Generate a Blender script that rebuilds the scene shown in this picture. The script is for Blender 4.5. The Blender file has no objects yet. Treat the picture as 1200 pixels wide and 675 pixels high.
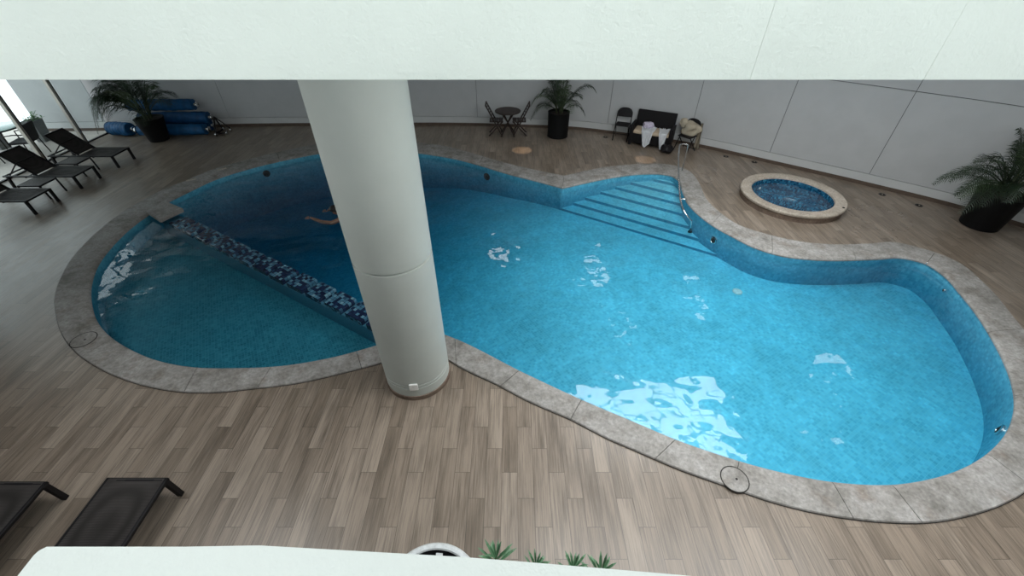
import bpy, bmesh, math, random
from mathutils import Vector, Matrix
from mathutils.geometry import delaunay_2d_cdt
R = math.radians
random.seed(7)
scene = bpy.context.scene
COL = scene.collection

# ------------------------------------------------------------------ survey
# Camera: 4.6 m above the deck, looking down 39.3 degrees (focal length 489 px of 1200)
FOC, CAMH = 489.0, 4.6
PITCH = R(90) - math.atan(598 / 489.0)
SP, CP = math.sin(PITCH), math.cos(PITCH)
def W(u, v, z=0.0):
    """survey point of the photograph -> place on the horizontal plane z"""
    a, b = (u - 600) / FOC, (v - 337.5) / FOC
    t = (CAMH - z) / (SP + b * CP)
    return Vector((a * t, t * (CP - b * SP), z))

# ------------------------------------------------------------------ helpers
def tag(o, label=None, cat=None, group=None, kind=None):
    if label: o['label'] = label
    if cat: o['category'] = cat
    if group: o['group'] = group
    if kind: o['kind'] = kind
    return o
def empty(name, loc, rz=0.0):
    o = bpy.data.objects.new(name, None)
    COL.objects.link(o); o.location = loc; o.rotation_euler = (0, 0, rz)
    o.empty_display_size = .1
    return o
class MB:
    """collects shapes, then links them as ONE mesh object"""
    def __init__(s):
        s.bm = bmesh.new()
    def box(s, lo, hi, bev=0.0, M=None):
        x0, y0, z0 = lo; x1, y1, z1 = hi
        t = bmesh.new()
        vs = [t.verts.new(p) for p in ((x0,y0,z0),(x1,y0,z0),(x1,y1,z0),(x0,y1,z0),(x0,y0,z1),(x1,y0,z1),(x1,y1,z1),(x0,y1,z1))]
        for f in ((0,3,2,1),(4,5,6,7),(0,1,5,4),(1,2,6,5),(2,3,7,6),(3,0,4,7)):
            t.faces.new([vs[i] for i in f])
        if bev: bmesh.ops.bevel(t, geom=t.edges[:], offset=bev, segments=2, affect='EDGES', profile=.5)
        if M: t.transform(M)
        s.add(t); return s
    def add(s, t):
        me = bpy.data.meshes.new('tmp'); t.to_mesh(me); t.free()
        s.bm.from_mesh(me); bpy.data.meshes.remove(me)
    def bar(s, a, b, w, h, bev=.004):
        a, b = Vector(a), Vector(b); d = b - a; L = d.length
        q = d.to_track_quat('X', 'Z').to_matrix().to_4x4()
        s.box((0, -w/2, -h/2), (L, w/2, h/2), bev, Matrix.Translation(a) @ q); return s
    def tube(s, pts, r, n=8, caps=True):
        pts = [Vector(p) for p in pts]; rs = r if isinstance(r, (list, tuple)) else [r] * len(pts)
        rings = []; up = None
        for i, p in enumerate(pts):
            d = (pts[min(i+1, len(pts)-1)] - pts[max(i-1, 0)]).normalized()
            if up is None:
                up = Vector((0,0,1)) if abs(d.z) < .9 else Vector((1,0,0))
            x = up.cross(d).normalized(); y = d.cross(x).normalized(); up = y
            rings.append([s.bm.verts.new(p + (x*math.cos(2*math.pi*k/n) + y*math.sin(2*math.pi*k/n)) * rs[i]) for k in range(n)])
        for A, B in zip(rings, rings[1:]):
            for k in range(n): s.bm.faces.new((A[k], A[(k+1)%n], B[(k+1)%n], B[k]))
        if caps:
            s.bm.faces.new(rings[0][::-1]); s.bm.faces.new(rings[-1])
        return s
    def lathe(s, prof, n=40, c=(0,0,0), M=None):
        t = bmesh.new(); rings = []
        for r, z in prof:
            if r < 1e-6: rings.append([t.verts.new((0, 0, z))])
            else: rings.append([t.verts.new((r*math.cos(2*math.pi*k/n), r*math.sin(2*math.pi*k/n), z)) for k in range(n)])
        for A, B in zip(rings, rings[1:]):
            for k in range(n):
                k2 = (k+1) % n
                if len(A) == 1 and len(B) == 1: continue
                if len(A) == 1: t.faces.new((A[0], B[k2], B[k]))
                elif len(B) == 1: t.faces.new((A[k], A[k2], B[0]))
                else: t.faces.new((A[k], A[k2], B[k2], B[k]))
        t.transform(Matrix.Translation(c) @ (M or Matrix()))
        s.add(t); return s
    def prism(s, poly, z0, z1):
        n = len(poly)
        a = [s.bm.verts.new((p[0], p[1], z0)) for p in poly]; b = [s.bm.verts.new((p[0], p[1], z1)) for p in poly]
        for k in range(n): s.bm.faces.new((a[k], a[(k+1)%n], b[(k+1)%n], b[k]))
        s.bm.faces.new(b); s.bm.faces.new(a[::-1]); return s
    def build(s, name, mat=None, parent=None, smooth=False, loc=None, rz=0.0, recalc=True, angle=None):
        if recalc: bmesh.ops.recalc_face_normals(s.bm, faces=s.bm.faces[:])
        me = bpy.data.meshes.new(name); s.bm.to_mesh(me); s.bm.free()
        o = bpy.data.objects.new(name, me); COL.objects.link(o)
        if mat: me.materials.append(mat)
        if parent: o.parent = parent
        if loc: o.location = loc
        if rz: o.rotation_euler = (0, 0, rz)
        if smooth:
            me.polygons.foreach_set('use_smooth', [True] * len(me.polygons))
            if angle: me.set_sharp_from_angle(angle=R(angle))
        return o
def copy_tree(o, parent=None):
    c = o.copy(); COL.objects.link(c)
    if parent: c.parent = parent
    for ch in list(o.children): copy_tree(ch, c)
    return c
def catmull(pts, step=.06, closed=False, corners=()):
    """centripetal-ish spline through 2D points, straight corners kept at the given indices"""
    n = len(pts); out = []; idx = []
    for i in range(n if closed else n - 1):
        p1, p2 = pts[i], pts[(i+1) % n]
        p0 = pts[i-1] if (closed or i > 0) else p1
        p3 = pts[(i+2) % n] if (closed or i + 2 < n) else p2
        if i in corners: p0 = p1 + (p1 - p2)
        if (i+1) % n in corners: p3 = p2 + (p2 - p1)
        d1 = max((p1-p0).length, 1e-4); d2 = max((p2-p1).length, 1e-4); d3 = max((p3-p2).length, 1e-4)
        m1 = ((p1-p0)/d1*d2 + (p2-p1)/d2*d1) / (d1+d2) * d2
        m2 = ((p2-p1)/d2*d3 + (p3-p2)/d3*d2) / (d2+d3) * d2
        k = max(2, int(d2/step)); idx.append(len(out))
        for j in range(k):
            t = j / k
            out.append(p1*(2*t**3-3*t*t+1) + m1*(t**3-2*t*t+t) + p2*(-2*t**3+3*t*t) + m2*(t**3-t*t))
    if not closed: out.append(pts[-1])
    return out, idx
def inside(p, poly):
    x, y = p[0], p[1]; r = False; n = len(poly); j = n - 1
    for i in range(n):
        xi, yi = poly[i][0], poly[i][1]; xj, yj = poly[j][0], poly[j][1]
        if (yi > y) != (yj > y) and x < (xj-xi)*(y-yi)/(yj-yi)+xi: r = not r
        j = i
    return r
def flat(outer, holes=(), z=0.0):
    """bmesh of a polygon with holes at height z"""
    vs = []; es = []
    for lp in (outer,) + tuple(holes):
        b = len(vs); vs += [Vector((p[0], p[1])) for p in lp]
        es += [(b+i, b+(i+1) % len(lp)) for i in range(len(lp))]
    ov, oe, of = delaunay_2d_cdt(vs, es, [], 0, 1e-5)[:3]
    bm = bmesh.new(); bv = [bm.verts.new((p.x, p.y, z)) for p in ov]
    for f in of:
        c = sum((ov[i] for i in f), Vector((0, 0))) / len(f)
        if inside(c, outer) and not any(inside(c, h) for h in holes):
            fc = bm.faces.new([bv[i] for i in f])
            if fc.normal.z < 0: fc.normal_flip()
    bmesh.ops.delete(bm, geom=[v for v in bm.verts if not v.link_faces], context='VERTS')
    bm.normal_update()
    for f in bm.faces:
        if f.normal.z < 0: f.normal_flip()
    return bm

# ------------------------------------------------------------------ materials
class NT:
    def __init__(s, name):
        s.m = bpy.data.materials.new(name); s.m.use_nodes = True
        s.n = s.m.node_tree.nodes; s.l = s.m.node_tree.links
        s.n.clear(); s.out = s.n.new('ShaderNodeOutputMaterial')
    def node(s, t, **k):
        n = s.n.new(t)
        for a, v in k.items():
            if a.startswith('i_'):
                key = a[2:]; key = int(key) if key.isdigit() else key.replace('_', ' ')
                s.put(n.inputs[key], v)
            else: setattr(n, a, v)
        return n
    def put(s, sock, v):
        if isinstance(v, bpy.types.NodeSocket): s.l.new(v, sock)
        elif isinstance(v, bpy.types.Node): s.l.new(v.outputs[0], sock)
        elif isinstance(v, (tuple, list)) and len(v) == 3 and len(sock.default_value) == 4: sock.default_value = (*v, 1)
        else: sock.default_value = v
    def math(s, op, a, b=None, c=None):
        n = s.n.new('ShaderNodeMath'); n.operation = op
        for i, v in enumerate((a, b, c)):
            if v is not None: s.put(n.inputs[i], v)
        return n.outputs[0]
    def mix(s, f, a, b, mode='MIX'):
        n = s.n.new('ShaderNodeMix'); n.data_type = 'RGBA'; n.blend_type = mode
        s.put(n.inputs['Factor'], f); s.put(n.inputs['A'], a) if False else None
        ci = [i for i in n.inputs if i.type == 'RGBA']
        s.put(ci[0], a); s.put(ci[1], b)
        return [o for o in n.outputs if o.type == 'RGBA'][0]
    def coord(s, kind='Object'):
        return s.node('ShaderNodeTexCoord').outputs[kind]
    def noise(s, vec, scale, detail=4, rough=.55, scl=None):
        if scl:
            mp = s.node('ShaderNodeMapping'); s.put(mp.inputs['Vector'], vec); mp.inputs['Scale'].default_value = scl; vec = mp.outputs[0]
        n = s.node('ShaderNodeTexNoise'); s.put(n.inputs['Vector'], vec)
        n.inputs['Scale'].default_value = scale; n.inputs['Detail'].default_value = detail; n.inputs['Roughness'].default_value = rough
        return n.outputs['Fac'] if 'Fac' in n.outputs else n.outputs[0]
    def ramp(s, f, stops):
        n = s.node('ShaderNodeValToRGB'); s.put(n.inputs[0], f); e = n.color_ramp.elements
        while len(e) < len(stops): e.new(.5)
        for k, (p, c) in enumerate(stops):
            e[k].position = p; e[k].color = (*c, 1) if isinstance(c, tuple) else (c, c, c, 1)
        return n.outputs[0]
    def bump(s, h, strength=.3, dist=.01):
        n = s.node('ShaderNodeBump'); s.put(n.inputs['Height'], h)
        n.inputs['Strength'].default_value = strength; n.inputs['Distance'].default_value = dist
        return n.outputs[0]
    def pbr(s, col, rough=.5, metal=0.0, normal=None, spec=None, **k):
        n = s.node('ShaderNodeBsdfPrincipled')
        s.put(n.inputs['Base Color'], col); s.put(n.inputs['Roughness'], rough); s.put(n.inputs['Metallic'], metal)
        if normal is not None: s.put(n.inputs['Normal'], normal)
        if spec is not None: s.put(n.inputs['Specular IOR Level'], spec)
        s.l.new(n.outputs[0], s.out.inputs[0]); return s.m
def plain(name, col, rough=.5, metal=0.0, var=.15, scale=20, bump=0.0, spec=None):
    t = NT(name); c = t.coord()
    n = t.noise(c, scale)
    lo = tuple(x * (1-var) for x in col); hi = tuple(min(1, x * (1+var)) for x in col)
    nb = t.bump(n, bump, .005) if bump else None
    return t.pbr(t.ramp(n, [(.3, lo), (.7, hi)]), rough, metal, nb, spec)

def deck_mat():
    t = NT('wood_look_tile'); c = t.coord()
    sx = t.node('ShaderNodeSeparateXYZ', i_0=c)
    u = t.math('DIVIDE', t.math('ADD', sx.outputs[0], .47), .177)
    row = t.math('FLOOR', u); fu = t.math('FRACT', u)
    v = t.math('ADD', t.math('DIVIDE', t.math('SUBTRACT', sx.outputs[1], 2.91), .865), t.math('MULTIPLY', row, 1/3.0))
    cell = t.math('FLOOR', v); fv = t.math('FRACT', v)
    cv = t.node('ShaderNodeCombineXYZ', i_0=row, i_1=cell)
    wn = t.node('ShaderNodeTexWhiteNoise', noise_dimensions='2D'); t.put(wn.inputs['Vector'], cv)
    rnd = wn.outputs['Value']
    # grain runs along the plank, shifted per plank
    off = t.node('ShaderNodeVectorMath', operation='SCALE'); t.put(off.inputs[0], wn.outputs['Color']); off.inputs['Scale'].default_value = 30
    vv = t.node('ShaderNodeVectorMath', operation='ADD'); t.put(vv.inputs[0], c); t.put(vv.inputs[1], off.outputs[0])
    g1 = t.noise(vv.outputs[0], 1, 6, .7, (70, 2.2, 1)); g2 = t.noise(vv.outputs[0], 1, 3, .5, (9, 1.2, 1)); g3 = t.noise(c, .9, 2)
    base = t.ramp(rnd, [(0, (.150, .119, .091)), (.35, (.178, .142, .110)), (.7, (.196, .158, .124)), (1, (.218, .178, .141))])
    k = t.math('ADD', t.math('MULTIPLY', g1, 1.05), t.math('MULTIPLY', g2, .7))
    col = t.mix(1.0, base, t.ramp(k, [(.50, (.45, .43, .41)), (.80, (.98, .98, .98)), (1.1, (1.45, 1.45, 1.45))]), 'MULTIPLY')
    eu = t.math('MINIMUM', fu, t.math('SUBTRACT', 1, fu)); ev = t.math('MINIMUM', fv, t.math('SUBTRACT', 1, fv))
    gap = t.math('MAXIMUM', t.math('LESS_THAN', eu, .014), t.math('LESS_THAN', ev, .003))
    col = t.mix(t.math('MULTIPLY', gap, .7), col, (.05, .04, .032))
    h = t.math('SUBTRACT', t.math('MULTIPLY', g1, .4), gap)
    # damp patches near the pool rail and past the hot tub: smoother, so they mirror the light
    wet = None
    for (x, y, r) in ((4.75, 10.1, .55), (8.1, 8.05, .8), (7.45, 7.35, .55), (5.2, 10.6, .4)):
        d = t.node('ShaderNodeVectorMath', operation='DISTANCE'); t.put(d.inputs[0], c); d.inputs[1].default_value = (x, y, 0)
        m_ = t.math('SUBTRACT', 1, t.math('DIVIDE', d.outputs['Value'], r)); m_ = t.math('MAXIMUM', m_, 0)
        wet = m_ if wet is None else t.math('MAXIMUM', wet, m_)
    near = t.math('MINIMUM', t.math('MULTIPLY', wet, 6.0), 1.0)
    wet = t.math('MULTIPLY', near, t.ramp(t.math('ADD', t.math('MULTIPLY', wet, .5), t.math('MULTIPLY', t.noise(c, 3.5, 4, .6), .6)), [(.44, 0.0), (.56, 1.0)]))
    wm = t.node('ShaderNodeMix', data_type='FLOAT'); t.put(wm.inputs[0], wet); t.put(wm.inputs[2], t.ramp(g2, [(.3, .31), (.75, .42)])); wm.inputs[3].default_value = .1
    return t.pbr(col, wm.outputs[0] if True else t.ramp(g2, [(.3, .31), (.75, .42)]), 0, t.bump(h, .05, .004), .55)
def stone_mat(name, lo, mid, hi, tint=(.13, .085, .06)):
    t = NT(name); c = t.coord()
    a = t.noise(c, 1.6, 6, .65); b = t.noise(c, 24, 5, .7); d = t.noise(c, 5, 4, .6)
    col = t.ramp(t.math('ADD', t.math('MULTIPLY', a, .55), t.math('MULTIPLY', d, .45)), [(.36, lo), (.5, mid), (.64, hi)])
    col = t.mix(t.ramp(t.noise(c, 3.1, 5, .6), [(.56, 0.0), (.72, .55)]), col, tint)
    col = t.mix(1.0, col, t.ramp(b, [(.3, .62), (.6, 1.0), (.75, 1.25)]), 'MULTIPLY')
    return t.pbr(col, .7, 0, t.bump(b, .4, .006), .3)
def tile_mat(name, cols, size=.045, grout=(.05, .22, .3), gw=.07, rough=.25, cloud=.22, coord='UV'):
    t = NT(name); c = t.coord(coord)
    sx = t.node('ShaderNodeSeparateXYZ', i_0=c)
    u = t.math('DIVIDE', sx.outputs[0], size); v = t.math('DIVIDE', sx.outputs[1], size)
    cv = t.node('ShaderNodeCombineXYZ', i_0=t.math('FLOOR', u), i_1=t.math('FLOOR', v))
    if coord == 'Object':
        w = t.math('DIVIDE', sx.outputs[2], size); t.put(cv.inputs[2], t.math('FLOOR', w))
    if coord == 'Object':
        oi = t.node('ShaderNodeObjectInfo'); sh = t.node('ShaderNodeVectorMath', operation='ADD')
        t.put(sh.inputs[0], cv); r3 = t.node('ShaderNodeCombineXYZ', i_0=t.math('FLOOR', t.math('MULTIPLY', oi.outputs['Random'], 997))); t.put(sh.inputs[1], r3); cv = sh
    wn = t.node('ShaderNodeTexWhiteNoise', noise_dimensions='3D'); t.put(wn.inputs['Vector'], cv)
    col = t.ramp(wn.outputs['Value'], cols)
    if cloud:
        n = t.noise(c, .8, 5, .6); n2 = t.noise(c, 4.5, 4, .6)
        k = t.math('ADD', t.math('MULTIPLY', n, .6), t.math('MULTIPLY', n2, .4))
        col = t.mix(1.0, col, t.ramp(k, [(.35, 1-cloud), (.5, 1.0), (.66, 1+cloud)]), 'MULTIPLY')
    fu, fv = t.math('FRACT', u), t.math('FRACT', v)
    g = t.math('MAXIMUM', t.math('LESS_THAN', fu, gw), t.math('LESS_THAN', fv, gw))
    if coord == 'Object': g = t.math('MAXIMUM', g, 0.0)
    return t.pbr(t.mix(g, col, grout), rough, 0, None, .4)
def water_mat(name, tint, ripple=.35, scale=1.0, sigma=None):
    t = NT(name); c = t.coord()
    n1 = t.noise(c, 2.1*scale, 1.5, .45, (1, 1.5, 1)); n2 = t.noise(c, 7.5*scale, 1, .4)
    h = t.math('ADD', t.math('MULTIPLY', n1, 1.0), t.math('MULTIPLY', n2, .14))
    nb = t.bump(h, ripple, .12)
    lw = t.node('ShaderNodeLayerWeight', i_Blend=.5, i_Normal=nb)
    f = t.math('MINIMUM', t.math('ADD', t.math('MULTIPLY', t.math('POWER', lw.outputs['Facing'], 5.0), .98), .021), 1.0)
    tr = t.node('ShaderNodeBsdfTransparent', i_Color=tint)
    gl = t.node('ShaderNodeBsdfGlossy', i_Color=(1, 1, 1), i_Roughness=.012, i_Normal=nb)
    mx = t.node('ShaderNodeMixShader', i_0=f, i_1=tr.outputs[0], i_2=gl.outputs[0])
    if sigma:
        d = max(sigma)*1.02
        va = t.node('ShaderNodeVolumeAbsorption', i_Color=tuple(1 - x/d for x in sigma), i_Density=d)
        t.l.new(va.outputs[0], t.out.inputs['Volume'])
    t.l.new(mx.outputs[0], t.out.inputs[0]); return t.m
def glass_mat(name, tint=(.93, .97, .97)):
    t = NT(name)
    lw = t.node('ShaderNodeLayerWeight', i_Blend=.5)
    f = t.math('ADD', t.math('MULTIPLY', t.math('POWER', lw.outputs['Facing'], 5.0), .9), .04)
    tr = t.node('ShaderNodeBsdfTransparent', i_Color=tint)
    gl = t.node('ShaderNodeBsdfGlossy', i_Roughness=.01)
    mx = t.node('ShaderNodeMixShader', i_0=f, i_1=tr.outputs[0], i_2=gl.outputs[0])
    t.l.new(mx.outputs[0], t.out.inputs[0]); return t.m
def stucco_mat(name, col, scale=55, strength=.5, dist=.01, rough=.9):
    t = NT(name); c = t.coord()
    n = t.noise(c, scale, 5, .65); b = t.noise(c, 2.5, 4)
    lo = tuple(x*.95 for x in col)
    return t.pbr(t.ramp(b, [(.35, lo), (.65, col)]), rough, 0, t.bump(n, strength, dist), .2)
def weave_mat(name, col, rough=.55, spec=.2):
    t = NT(name); c = t.coord()
    w = t.node('ShaderNodeTexWave', wave_type='BANDS', i_Vector=c, i_Scale=28.0)
    w2 = t.node('ShaderNodeTexWave', wave_type='BANDS', bands_direction='Z', i_Vector=c, i_Scale=28.0)
    h = t.math('MULTIPLY', w.outputs['Fac'], w2.outputs['Fac'])
    return t.pbr(t.ramp(h, [(0, tuple(x*.6 for x in col)), (1, tuple(x*1.4 for x in col))]), rough, 0, t.bump(h, .5, .004), spec)
def wood_mat(name, a, b):
    t = NT(name); n = t.noise(t.coord(), 6, 4, .6, (1, 1, 8))
    return t.pbr(t.ramp(n, [(.3, a), (.7, b)]), .5)

M = {}
M['deck'] = deck_mat()
M['coping'] = stone_mat('grey_coping_stone', (.20, .188, .170), (.32, .305, .285), (.41, .395, .38), (.20, .155, .12))
M['tubrim'] = stone_mat('pale_rim_stone', (.36, .31, .26), (.47, .41, .34), (.56, .49, .42), (.40, .33, .26))
M['tubside'] = stone_mat('tub_side_stone', (.12, .085, .065), (.18, .13, .10), (.24, .18, .14), (.14, .09, .07))
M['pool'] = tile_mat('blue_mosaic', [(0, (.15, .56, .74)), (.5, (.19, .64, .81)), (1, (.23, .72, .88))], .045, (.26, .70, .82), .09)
M['poolwall'] = tile_mat('shaded_wall_mosaic', [(0, (.075, .32, .46)), (.5, (.095, .38, .53)), (1, (.12, .45, .60))], .045, (.10, .38, .52), .09)  # pool mosaic darkened, the shade on the walls put into its colour
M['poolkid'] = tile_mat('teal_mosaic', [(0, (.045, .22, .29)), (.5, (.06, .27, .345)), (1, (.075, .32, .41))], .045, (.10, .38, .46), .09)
M['riser'] = tile_mat('shaded_riser_mosaic', [(0, (.05, .26, .40)), (1, (.08, .34, .48))], .045, (.06, .26, .38), .09)  # step fronts' shade painted in as a darker mosaic
M['bandtile'] = tile_mat('navy_mosaic', [(0, (.008, .015, .04)), (.5, (.014, .03, .08)), (.58, (.04, .12, .20)), (.82, (.08, .22, .32)), (1, (.17, .33, .42))], .06, (.015, .02, .035), .10, .2, 0, 'Object')
M['dividerside'] = plain('divider_side_mosaic', (.055, .20, .29), .4, 0, .2, 30)
M['tubtile'] = tile_mat('tub_mosaic', [(0, (.007, .04, .09)), (.4, (.012, .08, .16)), (.75, (.024, .16, .28)), (1, (.06, .28, .42))], .045, (.03, .10, .16), .08, .2, 0)
M['water'] = water_mat('pool_water', (1, 1, 1), .36, .62, (.95, .43, .31))
M['tubwater'] = water_mat('tub_water', (.80, .94, .98), .18, 1.6)
M['beam'] = stucco_mat('white_stucco', (.84, .89, .815), 60, .35, .012)
M['parapet'] = stucco_mat('white_plaster', (.68, .70, .662), 14, .3, .015)
M['wall'] = stucco_mat('grey_panel', (.46, .47, .475), 9, .06, .004, .75)
M['joint'] = plain('dark_joint', (.10, .10, .10), .9)
M['ledge'] = stucco_mat('pale_ledge', (.52, .53, .53), 9, .05, .004, .75)
M['skirt'] = plain('brown_skirting', (.085, .058, .042), .6, 0, .25, 8)
M['ceil'] = plain('ceiling_paint', (.22, .22, .225), .9)
M['column'] = stucco_mat('column_paint', (.47, .50, .47), 12, .06, .004, .55)
M['black'] = plain('black_frame', (.007, .006, .007), .5, spec=.25)
M['sling'] = weave_mat('brown_black_sling', (.082, .074, .070), .6)
M['pot'] = plain('black_pot', (.004, .004, .0045), .6, spec=.18)
M['soil'] = plain('soil', (.02, .014, .01), .95, 0, .4, 40, .5)
M['frond'] = plain('palm_green', (.014, .030, .012), .5, 0, .5, 3)
M['frondpale'] = plain('palm_green_light', (.045, .075, .03), .5, 0, .5, 3)
M['stem'] = plain('palm_stem', (.04, .05, .02), .6, 0, .4, 8)
M['steel'] = plain('polished_steel', (.62, .62, .62), .22, 1.0, .06)
M['alu'] = plain('mullion_metal', (.42, .40, .36), .45, .4, .06)
M['darkmetal'] = plain('dark_metal', (.03, .03, .03), .4, .6)
M['glass'] = glass_mat('clear_glass')
M['tableglass'] = plain('green_glass_top', (.30, .42, .40), .08, 0, .05, 5)
M['wicker'] = weave_mat('black_wicker', (.007, .006, .007))
M['cream'] = plain('cream_fabric', (.50, .40, .29), .9, 0, .1, 30, .2)
M['white'] = plain('white_cloth', (.88, .90, .93), .9, 0, .05, 30, .2)
M['lilac'] = plain('lilac_cloth', (.52, .47, .58), .9, 0, .2, 12, .3)
M['beige'] = plain('beige_cloth', (.38, .33, .25), .95, 0, .15, 12, .3)
M['darkwood'] = wood_mat('dark_brown_wood', (.014, .007, .005), (.034, .018, .013))
M['blue'] = plain('blue_cover', (.008, .075, .19), .5, 0, .3, 7, .3, .25)
M['bluedeep'] = plain('blue_cover_dark', (.006, .055, .15), .5, 0, .3, 7, .3, .25)
M['terrace'] = plain('terrace_tile', (.52, .48, .44), .7, 0, .1, 3)
M['planter'] = plain('grey_planter', (.16, .17, .17), .7)
M['leaf'] = plain('leaf_green', (.06, .14, .045), .5, 0, .3, 14)
M['lightleaf'] = plain('leaf_bluegreen', (.10, .21, .11), .5, 0, .35, 9)
M['skin'] = plain('skin', (.20, .115, .08), .5)
M['hair'] = plain('dark_hair', (.012, .009, .008), .5)
M['trunks'] = plain('dark_trunks', (.01, .012, .03), .7)
M['silver'] = plain('silver_paint', (.72, .75, .75), .35, .3)
M['plastic'] = plain('white_plastic', (.78, .78, .76), .4)
M['grime'] = plain('dark_gap', (.02, .018, .016), .9)

# ------------------------------------------------------------------ pool outline
IN_PX = [(441.7,404),(386.7,418.7),(331.7,427.8),(276.7,430.6),(226.3,429.6),(184.9,422),(153.7,409.5),(133,397),(114.3,377.3),(107,356.6),
 (107.8,327.1),(115.8,307.6),(130,288.9),(149.6,269.3),(172.7,251.6),(198.5,235.2),(220.5,224.2),(251.7,209.6),(292,196.7),(334,186.7),(374.5,179),
 (405,175.5),(435,174.5),(465,176),(488.3,178.4),(506.7,180.8),(534,185.7),(561.7,193),(598.3,204),(625.8,211),(659.3,220),
 (688,213.4),(717,207.6),(755.6,203.2),(775,203.4),(786,205.2),(794,210),(799,222),(805.7,237.4),(823,254.8),(844,269),(860,277.5),(886,290.2),
 (914.9,298.9),(953.4,303.7),(980,304.5),(1028.2,303.2),(1060.9,302.2),(1086,308.4),(1105.2,320.9),(1126.4,344),(1147.6,371),(1159,389),(1176.3,421.3),
 (1186,446.3),(1190,472),(1182,503.3),(1160,528.9),(1124.4,550),(1089,561),(1044,567.4),(1006,566.8),(965.9,562.6),(924.4,554.6),(883,544.3),
 (841.5,531.5),(800,517.3),(736,490.5),(682,467.7),(620,439),(518.9,390.7),(507,387),(495,389),(470,396)]
OUT_PX = [(448,425),(405,436),(350,448.4),(295,455.3),(250,459.7),(216,459.3),(174.5,453),(143.4,443.7),(112.2,429.2),(87.3,411.6),(71.8,390.8),
 (65.6,371),(64.1,346.7),(71.3,325.3),(85.6,301.3),(103.3,281.8),(130,258.7),(156.7,240.9),(187.5,224.2),(215,213.2),(242.5,201.3),(288.3,187.6),
 (334,176.6),(370.8,169.2),(405,165.5),(435,164),(465,164.5),(486.5,166.5),(506.7,168.9),(525,172),(552.5,179.3),(580,187.6),(616.7,197),
 (661,206.3),(688,199.9),(717,195),(755.6,192.2),(780,192.5),(796,195.5),(808,201),(816,209),(821,218),(829,235),(843,248.5),(866.7,264.2),
 (899.5,274.8),(934,282.5),(972.7,286.3),(1018.5,285.5),(1051,284.3),(1076,290),(1095.6,295.9),(1122.6,307.4),(1149.6,328.6),(1168.8,347.9),(1187,371),
 (1205,393),(1222,420),(1236,455),(1240,490),(1232,530),(1215,563),(1200,577.8),(1177.8,590),(1133,605),(1088.9,612.2),(1044.4,612.2),(1000,608.2),
 (945,598.6),(903.7,587.8),(849.8,569),(800,551.5),(744.4,527.8),(713,514.3),(668.7,491.5),(620,470.4),(581,450),(545.6,433.4),(523.9,421.3),
 (505,411),(480,417)]
CZ = .03                       # top of the coping above the deck
WZ = -.09                      # water level
inn0 = [Vector(W(u, v, .015)[:2]) for u, v in IN_PX]; out0 = [Vector(W(u, v, .02)[:2]) for u, v in OUT_PX]
cin = [IN_PX.index((659.3,220)), IN_PX.index((507,387))]; cout = [OUT_PX.index((661,206.3)), OUT_PX.index((505,411))]
inner, _ = catmull(inn0, .07, True, cin); outer, _ = catmull(out0, .07, True, cout)
inner3 = [p.copy() for p in inner]
def offset(poly, d):
    """poly runs clockwise seen from above; d > 0 moves outwards"""
    n = len(poly); o = []
    for i in range(n):
        t = (poly[(i+1) % n] - poly[i-1])
        t = t.normalized() if t.length > 1e-6 else Vector((1, 0))
        o.append(poly[i] + Vector((-t.y, t.x)) * d)
    return o
area = sum(a.x*b.y - b.x*a.y for a, b in zip(inner, inner[1:]+inner[:1]))
SGN = 1 if area < 0 else -1    # outward is left of travel when clockwise
basin_line = offset(inner, .03 * SGN)
deck_hole = [inner[i] for i in range(len(inner))]
deck_hole = offset(inner, .12 * SGN)
TUBC = Vector((6.48, 8.86)); TUBR = 1.085

# ------------------------------------------------------------------ walls, floor, ceiling
WALL_X = -15.15
wall_line0 = [Vector(p) for p in ((WALL_X,13.60),(-13.3,13.66),(-11.2,13.88),(-9.05,14.06),(-5.08,14.16),(-1.13,14.14),(.34,14.0),(1.2,13.92),(1.91,13.80),(2.55,13.62),
    (3.16,13.38),(5.38,12.34),(7.12,11.01),(8.88,9.60),(10.04,8.56),(10.80,7.66),(11.7,6.3),(12.3,4.6),(12.5,2.4),(12.5,-1.3))]
wl, wl_idx = catmull(wall_line0, .15)
def sub_line(a, b):
    """wall line between arc lengths a and b"""
    out = []; s = 0
    for p, q in zip(wl, wl[1:]):
        L = (q-p).length
        if s + L > a and s < b:
            if not out: out.append(p.lerp(q, max(0, (a-s)/L)))
            out.append(p.lerp(q, min(1, (b-s)/L)))
        s += L
    return out
total = sum((q-p).length for p, q in zip(wl, wl[1:]))
def arc_of(pt):
    best = (1e9, 0); s = 0
    for p, q in zip(wl, wl[1:]):
        d = ((p+q)/2 - pt).length
        if d < best[0]: best = (d, s)
        s += (q-p).length
    return best[1]
def wall_strip(mb, line, z0, z1, d0, d1):
    """a strip of wall along the line; d = distance of its front and back from the line (towards the room is negative)"""
    n = len(line); A = []; B = []
    for i in range(n):
        t = (line[min(i+1, n-1)] - line[max(i-1, 0)]).normalized(); nr = Vector((-t.y, t.x))
        A.append(line[i] + nr*d0); B.append(line[i] + nr*d1)
    f = [(mb.bm.verts.new((*p, z0)), mb.bm.verts.new((*p, z1))) for p in A]; b = [(mb.bm.verts.new((*p, z0)), mb.bm.verts.new((*p, z1))) for p in B]
    for i in range(n-1):
        F = mb.bm.faces.new
        F((f[i][0], f[i+1][0], f[i+1][1], f[i][1])); F((b[i+1][0], b[i][0], b[i][1], b[i+1][1]))
        F((f[i][1], f[i+1][1], b[i+1][1], b[i][1])); F((b[i][0], b[i+1][0], f[i+1][0], f[i][0]))
    for k in (0, n-1): mb.bm.faces.new((f[k][0], f[k][1], b[k][1], b[k][0]))
CEIL = 4.62
mb = MB(); wall_strip(mb, wl, -.02, CEIL + .3, .03, .22)
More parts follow.
